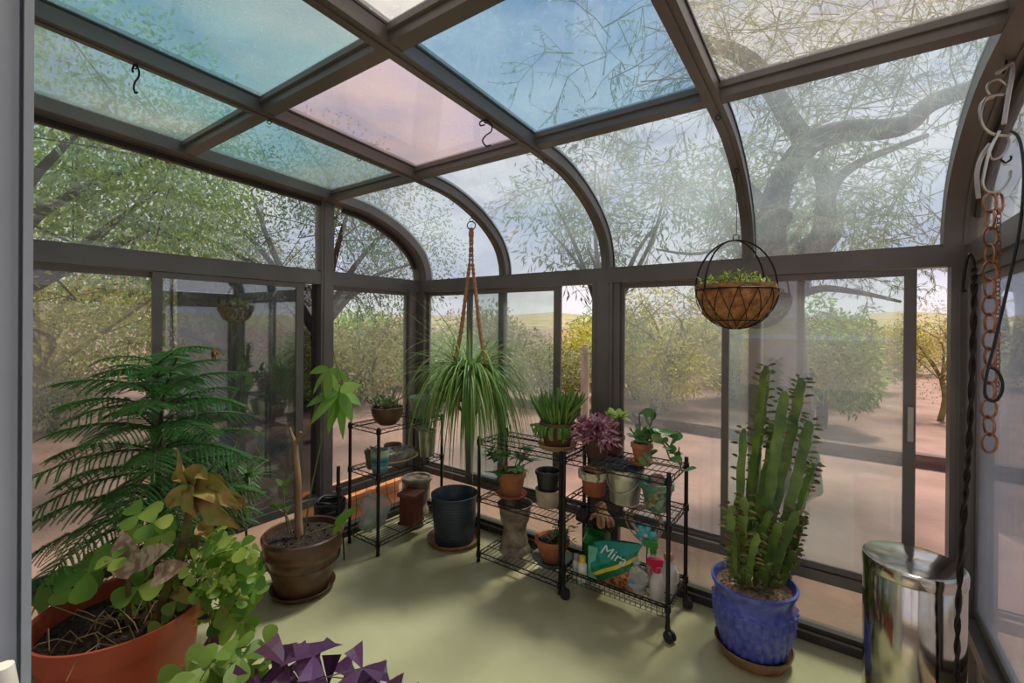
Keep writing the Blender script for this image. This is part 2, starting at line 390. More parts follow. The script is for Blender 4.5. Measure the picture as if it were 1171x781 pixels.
# house wall behind, with the doorway the photograph was taken from
wb = struct('wall_back')
MB().box(-.06, 1.90, -2.72, YB-.02, 0, 2.62).box(1.90, 3.31, -2.72, YB-.02, 2.14, 2.62).box(3.24, 3.31, -2.72, YB-.02, 0, 2.14).build('stucco', STUCCO, wb, False)
d1 = struct('door_1')
MB().box(1.90, 2.000, -2.60, -2.517, .0, 2.14).box(1.90, 1.992, -2.517, -2.5135, 0, 2.14).box(1.90, 2.004, -2.5135, -2.505, 0, 2.14).box(1.90, 3.24, -2.60, -2.505, 2.08, 2.14).build('frame', WHITE, d1, False)
MB().box(1.93, 1.996, -2.545, -2.5262, .0, 2.08).build('seal', RUBBER, d1, False)
hb = MB().tube([(2.0, -2.532, 1.03), (2.022, -2.532, 1.04), (2.03, -2.532, 1.07), (2.03, -2.532, 1.10)], [.012, .014, .014, .010], 10)
hb.build('handle', mat('white_handle', S(226, 224, 218), rough=.35), d1)
wi = struct('wall_interior')  # unseen house room; its wide wall openings are added to let in fill daylight
m = MB(); m.box(.6, 6, -6.1, -6.0, 0, .5).box(.6, 6, -6.1, -6.0, 2.3, 2.5).box(.5, .6, -6.1, -2.73, 0, .5).box(.5, .6, -6.1, -2.73, 2.3, 2.5).box(6, 6.1, -6.1, -2.73, 0, .5).box(6, 6.1, -6.1, -2.73, 2.3, 2.5).box(.5, 6.1, -6.1, -2.73, 2.5, 2.6).box(.5, 6.1, -6.1, -2.73, -.1, 0)
for x in (.5, 2.3, 4.2, 6.0): m.box(x, x+.1, -6.1, -6.0, .5, 2.3)
for y in (-4.4,): m.box(.5, .6, y, y+.1, .5, 2.3).box(6, 6.1, y, y+.1, .5, 2.3)
m.box(3.31, 6.1, -2.8, -2.73, 0, 2.5)
m.build('plaster', mat('interior_plaster', S(226, 218, 206), S(218, 210, 198), rough=.8, scale=3), wi, False)

# ------------------------------------------------------------------ outdoors
GROUND = mat('desert_gravel', S(164, 126, 112), S(126, 98, 86), rough=.95, scale=1.4, bump=.8, bscale=14, detail=9, contrast=(.3, .7), coords='Object')
gm = MB(); n = 60; R = random.Random(3)
xs = [-300, -140, -70, -40, -25, -16, -11, -8, -6, -4, -2, -1, -.1, 1, 2, 3.3, 5, 7, 10, 14, 20, 30, 50, 90, 160, 300]
ys = [-60, -30, -15, -8, -4, -2, -1, .08, 1, 2, 3, 4, 5.5, 7, 9, 12, 16, 22, 30, 45, 70, 110, 180, 300]
for y in ys:
    for x in xs:
        d = max(0, math.hypot(x-1.6, y)-4); gm.v.append(V((x, y, -.14+R.uniform(-.03, .03)*min(1, d/4)+min(d, 30)*.002)))
for j in range(len(ys)-1):
    for i in range(len(xs)-1):
        cx, cy = (xs[i]+xs[i+1])/2, (ys[j]+ys[j+1])/2
        a = j*len(xs)+i; gm.f.append([a, a+1, a+len(xs)+1, a+len(xs)])
g = gm.build('ground', GROUND); g['kind'] = 'structure'
hm = MB()
for j, (dist, h) in enumerate(((140, -1), (190, 3.4), (290, 6.5), (330, -2))):
    for i in range(60):
        w = PI*2*i/60; hh = h*(1+.25*math.sin(i*.9+j)+.2*math.sin(i*2.3)) if h > 0 else h
        hm.v.append(V((dist*math.cos(w), dist*math.sin(w), hh)))
for j in range(3):
    for i in range(60):
        i2 = (i+1) % 60; hm.f.append([j*60+i, j*60+i2, (j+1)*60+i2, (j+1)*60+i])
h = hm.build('hills', mat('desert_hill', S(172, 150, 108), S(128, 124, 84), rough=.95, scale=.12, detail=8)); h['kind'] = 'structure'

BARK = mat('mesquite_bark', S(92, 76, 72), S(58, 48, 48), rough=.9, scale=6, bump=.8, bscale=18, stretch=(1, 1, .3))
BARK_Y = mat('pale_bark', S(150, 138, 84), S(118, 104, 66), rough=.8, scale=8, bump=.3)
LF_G = leafmat('leaf_green', [S(92, 126, 56), S(134, 164, 76), S(164, 188, 104)], .45)
LF_D = leafmat('leaf_dark_green', [S(62, 86, 48), S(96, 122, 66), S(122, 142, 84)], .4)
LF_Y = leafmat('leaf_yellow_green', [S(150, 146, 50), S(190, 178, 70), S(206, 196, 104)], .4)
LF_O = leafmat('leaf_olive', [S(112, 116, 70), S(142, 140, 86), S(168, 160, 106)], .4)
LF_T = leafmat('leaf_tan', [S(150, 128, 76), S(180, 152, 96), S(160, 150, 84)], .4)
LF_M = leafmat('leaf_mesquite', [S(104, 128, 84), S(132, 152, 104), S(150, 160, 112)], .45)

def foliage(m, R, c, r, n, L, W, shape='lance', hang=.2, shell=.45):
    c = V(c); r = V(r)
    for _ in range(n):
        q = rdir(R)*R.uniform(shell, 1)**.7
        p = c+V((q.x*r.x, q.y*r.y, q.z*r.z))
        d = (q+rdir(R)*.9+V((0, 0, -hang))).normalized()
        m.leaf(p, d, rdir(R), L*R.uniform(.6, 1.3), W*R.uniform(.7, 1.2), .2, .1, 2, shape)
def tree(name, label, cat, base, H, crown, tr, nl, L, W, lm, bm, seed, group=None, nb=9, twigs=True):
    "trunk that forks into boughs, and a leafy crown of several clumps"
    R = random.Random(seed); root = thing(name, label, cat, base, group)
    t = MB(); f = MB(); fork = V((R.uniform(-.2, .2), R.uniform(-.2, .2), H*.35))
    t.tube(smoothline([(0, 0, -.1), (R.uniform(-.1, .1), R.uniform(-.1, .1), H*.18), fork], 3), lerp_list(tr, tr*.75, 7), 8)
    cr = V(crown)
    for i in range(nb):
        q = rdir(R, -.5, 1); tip = V((q.x*cr.x*.72, q.y*cr.y*.72, H-cr.z+q.z*cr.z*.72))
        mid = fork.lerp(tip, .5)+V((R.uniform(-.2, .2), R.uniform(-.2, .2), R.uniform(0, .25)))
        ln = smoothline([fork, mid, tip], 4); t.tube(ln, lerp_list(tr*.5, tr*.1, len(ln)), 6)
        foliage(f, R, tip, cr*.46, nl//nb, L, W, hang=.3)
        if twigs:
            for _ in range(5):
                a = ln[R.randrange(3, len(ln))]; t.tube([a, a+rdir(R)*cr.x*.25, a+rdir(R, -.3, 1)*cr.x*.45], [tr*.1, tr*.07, tr*.03], 4)
    t.build('trunk', bm, root); f.build('foliage', lm, root, False)
    return root
# big leaning mesquite just outside the front windows
DM = 4.6
mq = thing('mesquite_tree', 'big leaning mesquite with thick forked dark trunk outside the front windows', 'tree', (0, 0, 0))
T = MB(); k = DM/FPX
def limb(pts, w0, w1, n=8, d0=DM, d1=None):
    d1 = d1 or d0; N = len(pts); P = [at(x, y, d0+(d1-d0)*i/(N-1)) for i, (x, y) in enumerate(pts)]
    ln = smoothline(P, 4); T.tube(ln, lerp_list(w0/2*d0/FPX, w1/2*d1/FPX, len(ln)), n); return ln
limb([(918, 690), (912, 600), (905, 500), (898, 420), (896, 350), (890, 300)], 62, 34, 12)
limb([(890, 310), (882, 280), (886, 230), (900, 195), (925, 165), (965, 150), (1010, 148), (1040, 140), (1065, 118), (1120, 98), (1180, 80)], 32, 16, 10, DM, DM-.6)
limb([(898, 380), (905, 330), (918, 300), (938, 272), (944, 240), (942, 205), (930, 185)], 34, 14, 10)
limb([(905, 320), (925, 290), (950, 265)], 40, 26, 10)
limb([(944, 235), (958, 205), (985, 185), (1015, 172), (1060, 155)], 14, 6)
limb([(898, 250), (870, 230), (845, 200), (825, 170)], 18, 5, 8, DM, DM-.6)
limb([(888, 300), (872, 320), (870, 280), (862, 230)], 14, 4, 6)
limb([(905, 340), (940, 330), (985, 335), (1030, 345)], 12, 3, 6)
limb([(790, 45), (815, 52), (845, 62), (872, 86), (905, 140), (925, 165)], 16, 22, 8, DM-1.2, DM-.2)
limb([(884, 235), (850, 270), (800, 290), (750, 285)], 8, 2, 6)
T.build('trunk', BARK, mq)
TW = MB(); FO = MB(); R = random.Random(11)
def twigfan(px, py, d, n, spread, L, up_=(.0, 1), rad=.006):
    for _ in range(n):
        p = at(px+R.uniform(-spread, spread), py+R.uniform(-spread, spread)*.6, d+R.uniform(-.5, .5))
        dr = rdir(R, *up_); P = [p]
        for s in range(4):
            dr = (dr+rdir(R)*.35+V((0, 0, -.12))).normalized(); P.append(P[-1]+dr*L/4)
        TW.tube(P, lerp_list(rad, rad*.3, 5), 4, False)
        for s in range(1, 5):
            for _ in range(3):
                q = (dr+rdir(R)*1.2).normalized(); e = P[s]+q*L*.3; TW.tube([P[s], (P[s]+e)*.5+rdir(R)*.02, e], [rad*.45, rad*.35, rad*.2], 3, False)
                for _ in range(9):
                    FO.leaf(P[s].lerp(e, R.uniform(.2, 1)), (q+rdir(R)*.8+V((0, 0, -.4))), rdir(R), R.uniform(.03, .065), .008, .3, 0, 2, 'strap')
for px, py, d, n, sp, L in ((1000, 120, 4.2, 16, 60, .8), (900, 150, 4.4, 22, 50, .7), (950, 230, 4.6, 20, 60, .7), (1040, 200, 4.4, 22, 60, .8), (860, 210, 4.2, 16, 50, .8),
                            (780, 230, 4.2, 16, 50, .8), (740, 180, 4.0, 12, 60, .8), (1060, 260, 4.6, 12, 30, .7), (980, 60, 3.8, 22, 90, 1.0), (850, 60, 3.6, 20, 60, 1.0), (1080, 40, 3.6, 18, 60, .9),
                            (900, 370, 4.6, 12, 40, .5), (760, 350, 4.8, 10, 50, .6), (640, 220, 4.4, 7, 30, .7), (1100, 130, 4.0, 12, 50, .8), (690, 60, 3.4, 9, 60, .9), (960, 340, 4.8, 8, 60, .5)):
    twigfan(px, py, d, n, sp, L, (-.2, 1) if py < 200 else (-.8, .6))
TW.build('twigs', BARK_Y, mq); FO.build('foliage', LF_M, mq, False)

# trees and bushes around
LT = 'trees beyond the left windows'
tree('shade_tree', 'leafy green shade tree leaning over the left wall, crown above the header', 'tree', (-2.7, -2.4, -.14), 4.3, (2.1, 2.0, 1.4), .13, 36000, .055, .026, LF_G, BARK, 21, nb=12)
tree('shade_tree', 'dark green shade tree near the front left corner', 'tree', (-2.9, .9, -.14), 4.2, (1.8, 1.7, 1.5), .12, 17000, .052, .022, LF_D, BARK, 22, nb=11)
tree('palo_verde', 'yellow green palo verde outside the leftmost left window', 'tree', (-4.5, -1.7, -.14), 3.1, (1.9, 2.0, 1.5), .1, 17000, .058, .022, LF_Y, BARK_Y, 23, nb=12)
tree('palo_verde', 'pale palo verde behind the dark shade tree at the left', 'tree', (-5.2, .6, -.14), 3.0, (1.9, 1.8, 1.45), .1, 10000, .075, .03, LF_O, BARK_Y, 24, nb=10)
tree('bushy_tree', 'broad green tree beyond the shade trees at far left', 'tree', (-8.5, -1.0, -.14), 4.6, (2.6, 3.2, 2.3), .16, 11000, .13, .06, LF_G, BARK, 25, nb=12)
tree('gum_tree', 'slender tree with dark narrow leaves seen through the curved eave at the corner', 'tree', (.0, 3.6, -.14), 4.6, (1.3, 1.2, 1.5), .09, 2600, .13, .03, LF_D, BARK, 26, nb=9)
tree('palo_verde', 'yellow palo verde seen through the open gap beside the wide post', 'tree', (.2, 6.0, -.1), 2.45, (1.5, 1.2, 1.25), .08, 6500, .09, .03, LF_Y, BARK_Y, 27, nb=12)
tree('bushy_tree', 'rounded green bush tree right of the mesquite trunk', 'tree', (2.62, 6.3, -.12), 2.0, (.72, .75, 1.05), .09, 6500, .10, .04, LF_G, BARK, 28, nb=11)
tree('palo_verde', 'tan thinly leaved palo verde in the open gap at right', 'tree', (4.3, 8.2, -.12), 2.0, (.8, .8, 1.1), .05, 3000, .06, .02, LF_T, BARK_Y, 29, nb=10)
tree('shade_tree', 'tall green tree arching behind the mesquite crown', 'tree', (1.3, 9.8, -.1), 6.2, (2.6, 2.0, 2.2), .2, 4600, .17, .06, LF_M, BARK, 30, nb=12)

def shrub(label, seed, H, r, n, lm, L, W):
    root = thing('desert_shrub', label, 'shrub', (0, 0, 0), None); R = random.Random(seed); f = MB(); st = MB()
    for i in range(9):
        w = R.uniform(0, 6.28); q = V((math.cos(w)*r*.6*R.random(), math.sin(w)*r*.6*R.random(), H*R.uniform(.55, .9)))
        st.tube([(0, 0, -.1), q*.5+V((0, 0, -.05*H)), q], [.025, .018, .008], 5)
        foliage(f, R, (q.x, q.y, q.z*.72), (r*.55, r*.55, H*.36), n//9, L, W, hang=-.2)
    st.build('stem', BARK, root); f.build('foliage', lm, root, False); return root
SHL = [('olive desert shrub in the scrub outside the sunroom glass', LF_O), ('green desert shrub in the scrub outside the sunroom glass', LF_G), ('yellow desert shrub in the scrub outside the sunroom glass', LF_Y)]
protos = [shrub(SHL[i][0], 40+i, 1.4, 1.05, 3200, SHL[i][1], .09, .036) for i in range(3)]
R = random.Random(5); spots = []
for (x, y, s) in [(-1.8, 5.2, 1.0), (-.7, 7.0, 1.2), (1.0, 8.2, 1.15), (1.9, 9.5, 1.1), (2.6, 8.6, 1.0), (-2.4, 8.4, 1.3), (-4.6, 7.5, 1.4), (-3.8, 4.4, 1.2), (.2, 10.5, 1.3), (3.4, 12, 1.2), (5.4, 11, 1.1), (7.2, 10.5, 1.2), (8.8, 13, 1.3), (6.4, 15, 1.4),
                  (1.6, 14, 1.5), (-1.2, 13, 1.6), (-4.5, 12.5, 1.7), (-7.5, 10, 1.7), (4.6, 18, 1.5), (9.5, 18, 1.6), (0, 19, 1.7), (-6, 18, 2.0), (12, 15, 1.5), (-6.6, 5.0, 1.5), (-9, 6, 1.8),
                  (-6.2, -5.0, 1.2), (-7, 2.6, 1.4), (-3.4, -4.6, 1.0), (14, 22, 1.8), (7.5, 23, 1.8)]:
    spots.append((x, y, s))
used = [0, 0, 0]
R2_ = random.Random(17)
for k in range(34):
    w = R2_.uniform(-.35, 2.9); d_ = R2_.uniform(6.8, 11.5); spots.append((1.6+d_*math.cos(w), d_*math.sin(w)*.85, R2_.uniform(.85, 1.25)))
for k in range(10): spots.append((R2_.uniform(-8.5, -4.8), R2_.uniform(-6, 3.5), R2_.uniform(.7, 1.1)))
spots = [q for q in spots if not (1.9 < q[0] < 5.5 and 1.5 < q[1] < 8.6) and not (3.6 < q[0] < 9 and .35 < (q[0]-2.81)/(q[1]+2.62) < .6 or 3.3 < q[0] < 5.5 and .05 < (q[0]-2.81)/(q[1]+2.62) < .22 and q[1] < 12)]
for i, (x, y, s) in enumerate(spots):
    kk = i % 3 if not (2.5 < x < 9) else (0 if i % 2 else 2)
    o = protos[kk] if not used[kk] else copy_tree(protos[kk]); used[kk] = 1
    o['group'] = ['olive scrub', 'green scrub', 'yellow scrub'][kk]
    o.location = (x, y, -.14+.012*min(1, y/10)); o.scale = (s, s, s*R.uniform(.85, 1.05)); o.rotation_euler.z = R.uniform(0, 6.28)
# timber edging across the yard and a weathered post in the scrub
m = MB().rbox((1.5, 4.6, -.06), (9.5, .14, .15), -.05)
tag(m.build('timber_edging', mat('grey_timber', S(120, 96, 88), S(92, 74, 68), rough=.9, scale=5, stretch=(.4, 4, 4), bump=.3)), 'long low timber edging across the gravel yard', 'edging')
PST = at(669, 430, 7.2); PST.z = -.12
m = MB().lathe([(.07, -.2), (.065, .9), (.06, 1.22), (.04, 1.30), (0, 1.31)], 14, (0, 0, 0), wave=lambda q, z, w: q*(1+.06*math.sin(3*w+z*2)))
tag(m.build('weathered_post', mat('pale_wood_post', S(210, 194, 176), S(178, 158, 140), rough=.9, scale=6, stretch=(3, 3, .5), bump=.3), None, loc=tuple(PST)), 'pale weathered wooden post in front of the yellow palo verde', 'post')
# clay trough outside the left kick glass, behind the wire shelf
tr = MB()
for q in ((-.64, -.61, -.68, .06), (-.33, -.30, -.68, .06), (-.61, -.33, -.68, -.65), (-.61, -.33, .03, .06)): tr.box(*q, -.14, .12)
tr.box(-.61, -.33, -.65, .03, -.14, .0).box(-.66, -.60, -.70, .08, .10, .13).box(-.34, -.28, -.70, .08, .10, .13).box(-.60, -.34, -.70, -.64, .10, .13).box(-.60, -.34, .02, .08, .10, .13)
tag(tr.build('clay_trough', mat('orange_clay', S(228, 146, 92), S(212, 126, 78), rough=.8, scale=5)), 'orange clay trough standing outside behind the left wire shelf', 'trough')
# ------------------------------------------------------------------ wire shelving
def wire_tier(x0, x1, y0, y1, z, sp=.028, long_axis='x', both=False, lip=.026):
    m = MB()
    for zz in (z, z-lip):
        m.tube([(x0, y0, zz), (x1, y0, zz)], .0035, 6); m.tube([(x0, y1, zz), (x1, y1, zz)], .0035, 6)
        m.tube([(x0, y0, zz), (x0, y1, zz)], .0035, 6); m.tube([(x1, y0, zz), (x1, y1, zz)], .0035, 6)
    def zig(a, b):
        a, b = V(a), V(b); n = max(3, int((b-a).length/.035)); P = []
        for i in range(n+1): P.append(a.lerp(b, i/n)+V((0, 0, 0 if i % 2 else -lip)))
        m.tube(P, .002, 4, False)
    zig((x0, y0, z), (x1, y0, z)); zig((x0, y1, z), (x1, y1, z)); zig((x0, y0, z), (x0, y1, z)); zig((x1, y0, z), (x1, y1, z))
    if long_axis == 'x' or both:
        n = int((x1-x0)/sp)
        for i in range(1, n): x = x0+(x1-x0)*i/n; m.tube([(x, y0, z+.002), (x, y1, z+.002)], .0016, 4, False)
        if not both:
            for q in (.33, .67): y = y0+(y1-y0)*q; m.tube([(x0, y, z-.002), (x1, y, z-.002)], .0028, 5, False)
    if long_axis == 'y' or both:
        n = int((y1-y0)/sp)
        for i in range(1, n): y = y0+(y1-y0)*i/n; m.tube([(x0, y, z+.002), (x1, y, z+.002)], .0016, 4, False)
        if not both:
            for q in (.33, .67): x = x0+(x1-x0)*q; m.tube([(x, y0, z-.002), (x, y1, z-.002)], .0028, 5, False)
    return m
def shelf(name, label, cat, x0, x1, y0, y1, H, tiers, axis, feet=True, casters=False, basket=None):
    root = thing(name, label, cat, (x0, y0, 0)); w, d = x1-x0, y1-y0
    zb = .062 if casters else .004
    for px, py in ((0, 0), (w, 0), (0, d), (w, d)):
        m = MB().lathe([(.0105, zb), (.0105, H-.006), (.009, H), (0, H)], 12, (px, py, 0))
        for z in tiers+([basket[1]] if basket else []): m.lathe([(.0105, z-.03), (.016, z-.028), (.0145, z+.006), (.0105, z+.008)], 12, (px, py, 0))
        if feet: m.lathe([(.006, .0), (.013, .001), (.013, .01), (.0105, .02)], 12, (px, py, 0))
        m.build('post', BLACK, root)
    for z in tiers: wire_tier(.0, w, .0, d, z, .028, axis).build('shelf_tier', BLACK, root, False)
    if basket:
        zb0, zr = basket; m = wire_tier(0, w, 0, d, zr, 9, axis, lip=.012)
        for i in range(1, int(w/.026)):
            x = w*i/int(w/.026); m.tube([(x, 0, zr), (x, .004, zb0), (x, d-.004, zb0), (x, d, zr)], .0015, 4, False)
        for i in range(0, int(d/.026)+1):
            y = d*i/int(d/.026); m.tube([(0, y, zr), (.004, y, zb0), (w-.004, y, zb0), (w, y, zr)], .0015, 4, False)
        for zz in (zb0+.022, zb0+.044):
            m.tube([(0, 0, zz), (w, 0, zz), (w, d, zz), (0, d, zz), (0, 0, zz)], .0015, 4, False)
        m.build('basket', BLACK, root, False)
    if casters:
        for px, py, an in ((0, 0, .5), (w, 0, -.4), (0, d, .9), (w, d, .3)):
            fk = MB().lathe([(.006, .045), (.013, .05), (.013, .066), (.0105, .07)], 10, (px, py, 0))
            ax = V((math.cos(an), math.sin(an), 0)); sd = V((-ax.y, ax.x, 0)); c = V((px, py, .026))+ax*.012
            for s in (-1, 1): fk.tube([V((px, py, .052))+sd*.016*s, c+sd*.016*s], .004, 5)
            ck = fk.build('caster', RUBBER, root)
            for s in (-1, 1):
                wm = MB(); wm.tube([c+sd*(.003*s), c+sd*(.005*s), c+sd*(.017*s), c+sd*(.019*s)], [.020, .026, .026, .018], 18); wm.build('wheel', RUBBER, ck)
    return root
shelf('wire_shelf', 'black wire shelf rack in the front left corner holding brown bowl planter', 'shelf', .126, .426, -.735, -.158, .824, [.085, .515, .81], 'x')
shelf('wire_shelf', 'black wire shelf rack in the middle with terracotta pots, standing on plain feet', 'shelf', .988, 1.575, -.403, -.112, .79, [.06, .405, .765], 'x')
shelf('wire_cart', 'black wire cart on casters with a basket bottom, right of the shelf rack', 'cart', 1.608, 2.172, -.427, -.114, .80, [.545, .765], 'x', feet=False, casters=True, basket=(.105, .165))
# bent wire grid leaning against the back of the left shelf
m = MB(); 
for i in range(6): y = -.66+i*.085; m.tube([(.075, y, .03), (.10, y+.015*(i % 2), .20), (.112, y-.02, .36)], .002, 5)
for z in (.10, .22, .33): m.tube([(.075+z*.1, -.67, z), (.075+z*.1, -.22, z)], .002, 5)
m.tube([(.075, -.67, .003), (.075, -.22, .003)], .003, 6); m.tube([(.075, -.67, .003), (.075, -.66, .03)], .003, 6); m.tube([(.075, -.22, .003), (.075, -.235, .03)], .003, 6)
tag(m.build('wire_trellis', BLACK), 'black bent wire grid leaning behind the left shelf rack', 'trellis')

# ------------------------------------------------------------------ pots
def pot_mesh(rt_, rb_, H, th=.008, lip=.0, liph=.0, n=36, belly=None, floor_z=None, wave=None):
    "outer wall with optional rolled lip, inner wall and floor"
    p = [(0, 0), (rb_*.96, 0), (rb_, .004)]
    for i in range(1, 9):
        t = i/9; z = .004+(H-liph-.004)*t; r = rb_+(rt_-rb_)*t+(belly*math.sin(PI*t) if belly else 0); p.append((r, z))
    if liph: p += [(rt_, H-liph), (rt_+lip, H-liph+.003), (rt_+lip, H-.004), (rt_+lip-.003, H)]
    else: p += [(rt_, H-.003), (rt_-.002, H)]
    ri = rt_-th; zf = floor_z if floor_z is not None else .02
    p += [(ri+.002, H), (ri, H-.003)]
    for i in range(1, 6):
        t = 1-i/6; z = zf+(H-zf)*t; tt = z/H; r = rb_+(rt_-rb_)*tt+(belly*math.sin(PI*tt) if belly else 0)-th; p.append((max(.004, r), z))
    p.append((0, zf))
    return MB().lathe(p, n, wave=wave)
def soil_mesh(r, z, seed=0, n=28, amp=.006):
    R = random.Random(seed); m = MB(); rings = 6
    m.v.append(V((0, 0, z+amp)))
    for i in range(1, rings+1):
        for j in range(n): m.v.append(V((r*i/rings*math.cos(2*PI*j/n), r*i/rings*math.sin(2*PI*j/n), z+R.uniform(-amp, amp)*(i < rings))))
    for j in range(n): m.f.append([0, 1+j, 1+(j+1) % n])
    for i in range(rings-1):
        for j in range(n): a = 1+i*n+j; b = 1+i*n+(j+1) % n; m.f.append([a, a+n, b+n, b])
    for _ in range(40):
        w = R.uniform(0, 6.28); q = r*.9*math.sqrt(R.random()); m.blob((q*math.cos(w), q*math.sin(w), z+.003), R.uniform(.003, .008), R.random(), .3, 6, 4)
    return m
def saucer(name, label, loc, r, mt, h=.02, group=None, cat='saucer'):
    m = MB().lathe([(0, 0), (r*.84, 0), (r, h), (r-.002, h+.002), (r-.007, h), (r*.82, .006), (0, .006)], 36)
    return tag(m.build(name, mt, None, loc=loc), label, cat, group)
def gpos(px, py, z):
    d = (fw + rt*((px-585.5)/FPX) - up*((py-390.5-SHY)/FPX)); return CAM+d*((z-CAM.z)/d.z)
A1, A2, A3 = .0892, .5192, .8142
B1, B2, B3 = .0642, .4092, .7692
C2, C3, CB = .5492, .7692, .1082

LG_SUC = leafmat('succulent_leaf', [S(84, 108, 64), S(120, 142, 92), S(150, 162, 120)], .15, .4)
LG_DK = leafmat('dark_leaf', [S(44, 86, 40), S(70, 116, 54), S(96, 140, 70)], .25, .35)
LG_BR = leafmat('bright_leaf', [S(92, 140, 54), S(128, 170, 70), S(160, 190, 96)], .3, .4)
LG_FING = leafmat('finger_leaf', [S(70, 112, 52), S(104, 146, 66), S(148, 176, 90)], .15, .35)
LG_PUR = leafmat('purple_striped_leaf', [S(132, 66, 92), S(186, 112, 138), S(222, 184, 196), S(150, 78, 98)], .2, .4)
LG_LIME = leafmat('lime_leaf', [S(140, 172, 66), S(170, 196, 86), S(186, 206, 110)], .3, .4)
LG_JADE = leafmat('jade_leaf', [S(74, 122, 62), S(104, 150, 84), S(136, 170, 100)], .15, .3)
STEMG = mat('green_stem', S(112, 128, 72), S(128, 110, 72), rough=.6, scale=30)
STEMB = mat('woody_stem', S(140, 104, 78), S(110, 80, 60), rough=.8, scale=18, bump=.3)

# --- left shelf
P = gpos(441, 486, A3); P = V((.345, -.60, A3)); r = thing('bowl_planter', 'rounded brown bowl with a bushy grey green succulent on top of left shelf', 'potted plant', P)
MB().lathe([(0, 0), (.05, 0), (.075, .02), (.098, .06), (.106, .10), (.108, .118), (.103, .12), (.098, .112), (.09, .095), (0, .09)], 36).build('bowl', mat('brown_bowl', S(112, 84, 62), S(92, 66, 50), rough=.6, scale=16, bump=.1), r)
soil_mesh(.094, .098, 1).build('soil', SOIL, r)
R = random.Random(31); st = MB(); lf = MB()
for i in range(26):
    w = R.uniform(0, 6.28); q = R.uniform(0, .06); b = V((q*math.cos(w), q*math.sin(w), .10)); d = V((math.cos(w)*R.uniform(.2, 1.1), math.sin(w)*R.uniform(.2, 1.1), 1)).normalized(); Ls = R.uniform(.05, .12)
    if i < 4: d = V((-.9+.1*i, -.3, .35)).normalized(); Ls = .15
    e = b+d*Ls; st.tube([b, b.lerp(e, .5)+rdir(R)*.006, e], [.004, .0035, .002], 5)
    for k in range(10):
        t = .25+.75*k/9; q2 = (d+rdir(R)*.9).normalized(); lf.leaf(b.lerp(e, t), q2, rdir(R, .2, 1), R.uniform(.022, .04), .012, .1, .25, 3, 'obov')
for i in range(5): lf.leaf((.03*i-.06, .02, .1), (R.uniform(-.5, .8), R.uniform(-.3, .3), 1), (0, -1, 0), R.uniform(.14, .22), .012, .1, .3, 5, 'spike')
st.build('stem', STEMB, r); lf.build('foliage', LG_SUC, r, False)
# pale green pot behind the spider plant
r = thing('ceramic_pot', 'pale grey green pot on top of left shelf behind the hanging spider plant', 'pot', (.36, -.285, A3))
pot_mesh(.098, .075, .15, .008, .006, .03).build('pot', mat('celadon', S(140, 160, 146), S(120, 142, 130), rough=.4, scale=10), r)
# striped cup
r = thing('striped_pot', 'turquoise and cream striped ceramic pot on the left shelf', 'pot', (.372, -.68, A2))
def stripemat():
    m, nt, N, L = _mat('blue_stripes'); out = N.new('ShaderNodeOutputMaterial'); p = N.new('ShaderNodeBsdfPrincipled'); L.new(p.outputs[0], out.inputs[0])
    tc = N.new('ShaderNodeTexCoord'); sp = N.new('ShaderNodeSeparateXYZ'); L.new(tc.outputs['Object'], sp.inputs[0]); mr = N.new('ShaderNodeMapRange'); mr.inputs['From Max'].default_value = .145; L.new(sp.outputs['Z'], mr.inputs[0])
    cr = N.new('ShaderNodeValToRGB'); cr.color_ramp.interpolation = 'CONSTANT'; e = cr.color_ramp.elements
    cols = [(0, S(92, 148, 158)), (.22, S(150, 186, 178)), (.3, S(86, 146, 160)), (.48, S(52, 112, 138)), (.6, S(96, 156, 164)), (.7, S(160, 190, 172)), (.76, S(196, 196, 160)), (.9, S(150, 178, 160))]
    while len(e) < len(cols): e.new(.5)
    for i, (q, c) in enumerate(cols): e[i].position = q; e[i].color = c
    L.new(mr.outputs[0], cr.inputs[0]); L.new(cr.outputs[0], p.inputs['Base Color']); p.inputs['Roughness'].default_value = .3; return m
pot_mesh(.06, .048, .145, .006, belly=.004).build('pot', stripemat(), r)
r = thing('potted_succulent', 'small olive pot with a dried cream rosette behind the striped pot', 'potted plant', (.27, -.655, A2))
pot_mesh(.055, .042, .12, .006, .004, .02).build('pot', mat('olive_pot', S(120, 122, 88), S(98, 98, 72), rough=.7, scale=12), r); soil_mesh(.047, .105, 2).build('soil', SOIL, r)
R = random.Random(32); a = MB(); b = MB()
for i in range(12): a.leaf((0, 0, .108), rdir(R, .25, .9), (0, 0, 1), .05, .026, .2, .3, 3, 'obov')
for i in range(16): q = rdir(R, .1, .8); b.leaf(V((q.x*.03, q.y*.03, .115)), q, (0, 0, 1), .04, .016, .3, .3, 3, 'obov')
a.build('foliage', leafmat('dried_leaf', [S(190, 176, 140), S(160, 140, 104)], .2), r); b.build('dark_leaves', leafmat('dark_rosette', [S(48, 34, 36), S(70, 50, 46)], .1), r)
r = thing('clay_bowl', 'small brown clay bowl at the back of the left shelf', 'bowl', (.19, -.42, A2))
pot_mesh(.062, .042, .10, .006, .003, .02).build('bowl', mat('brown_clay', S(124, 84, 68), S(96, 64, 54), rough=.8, scale=14), r)
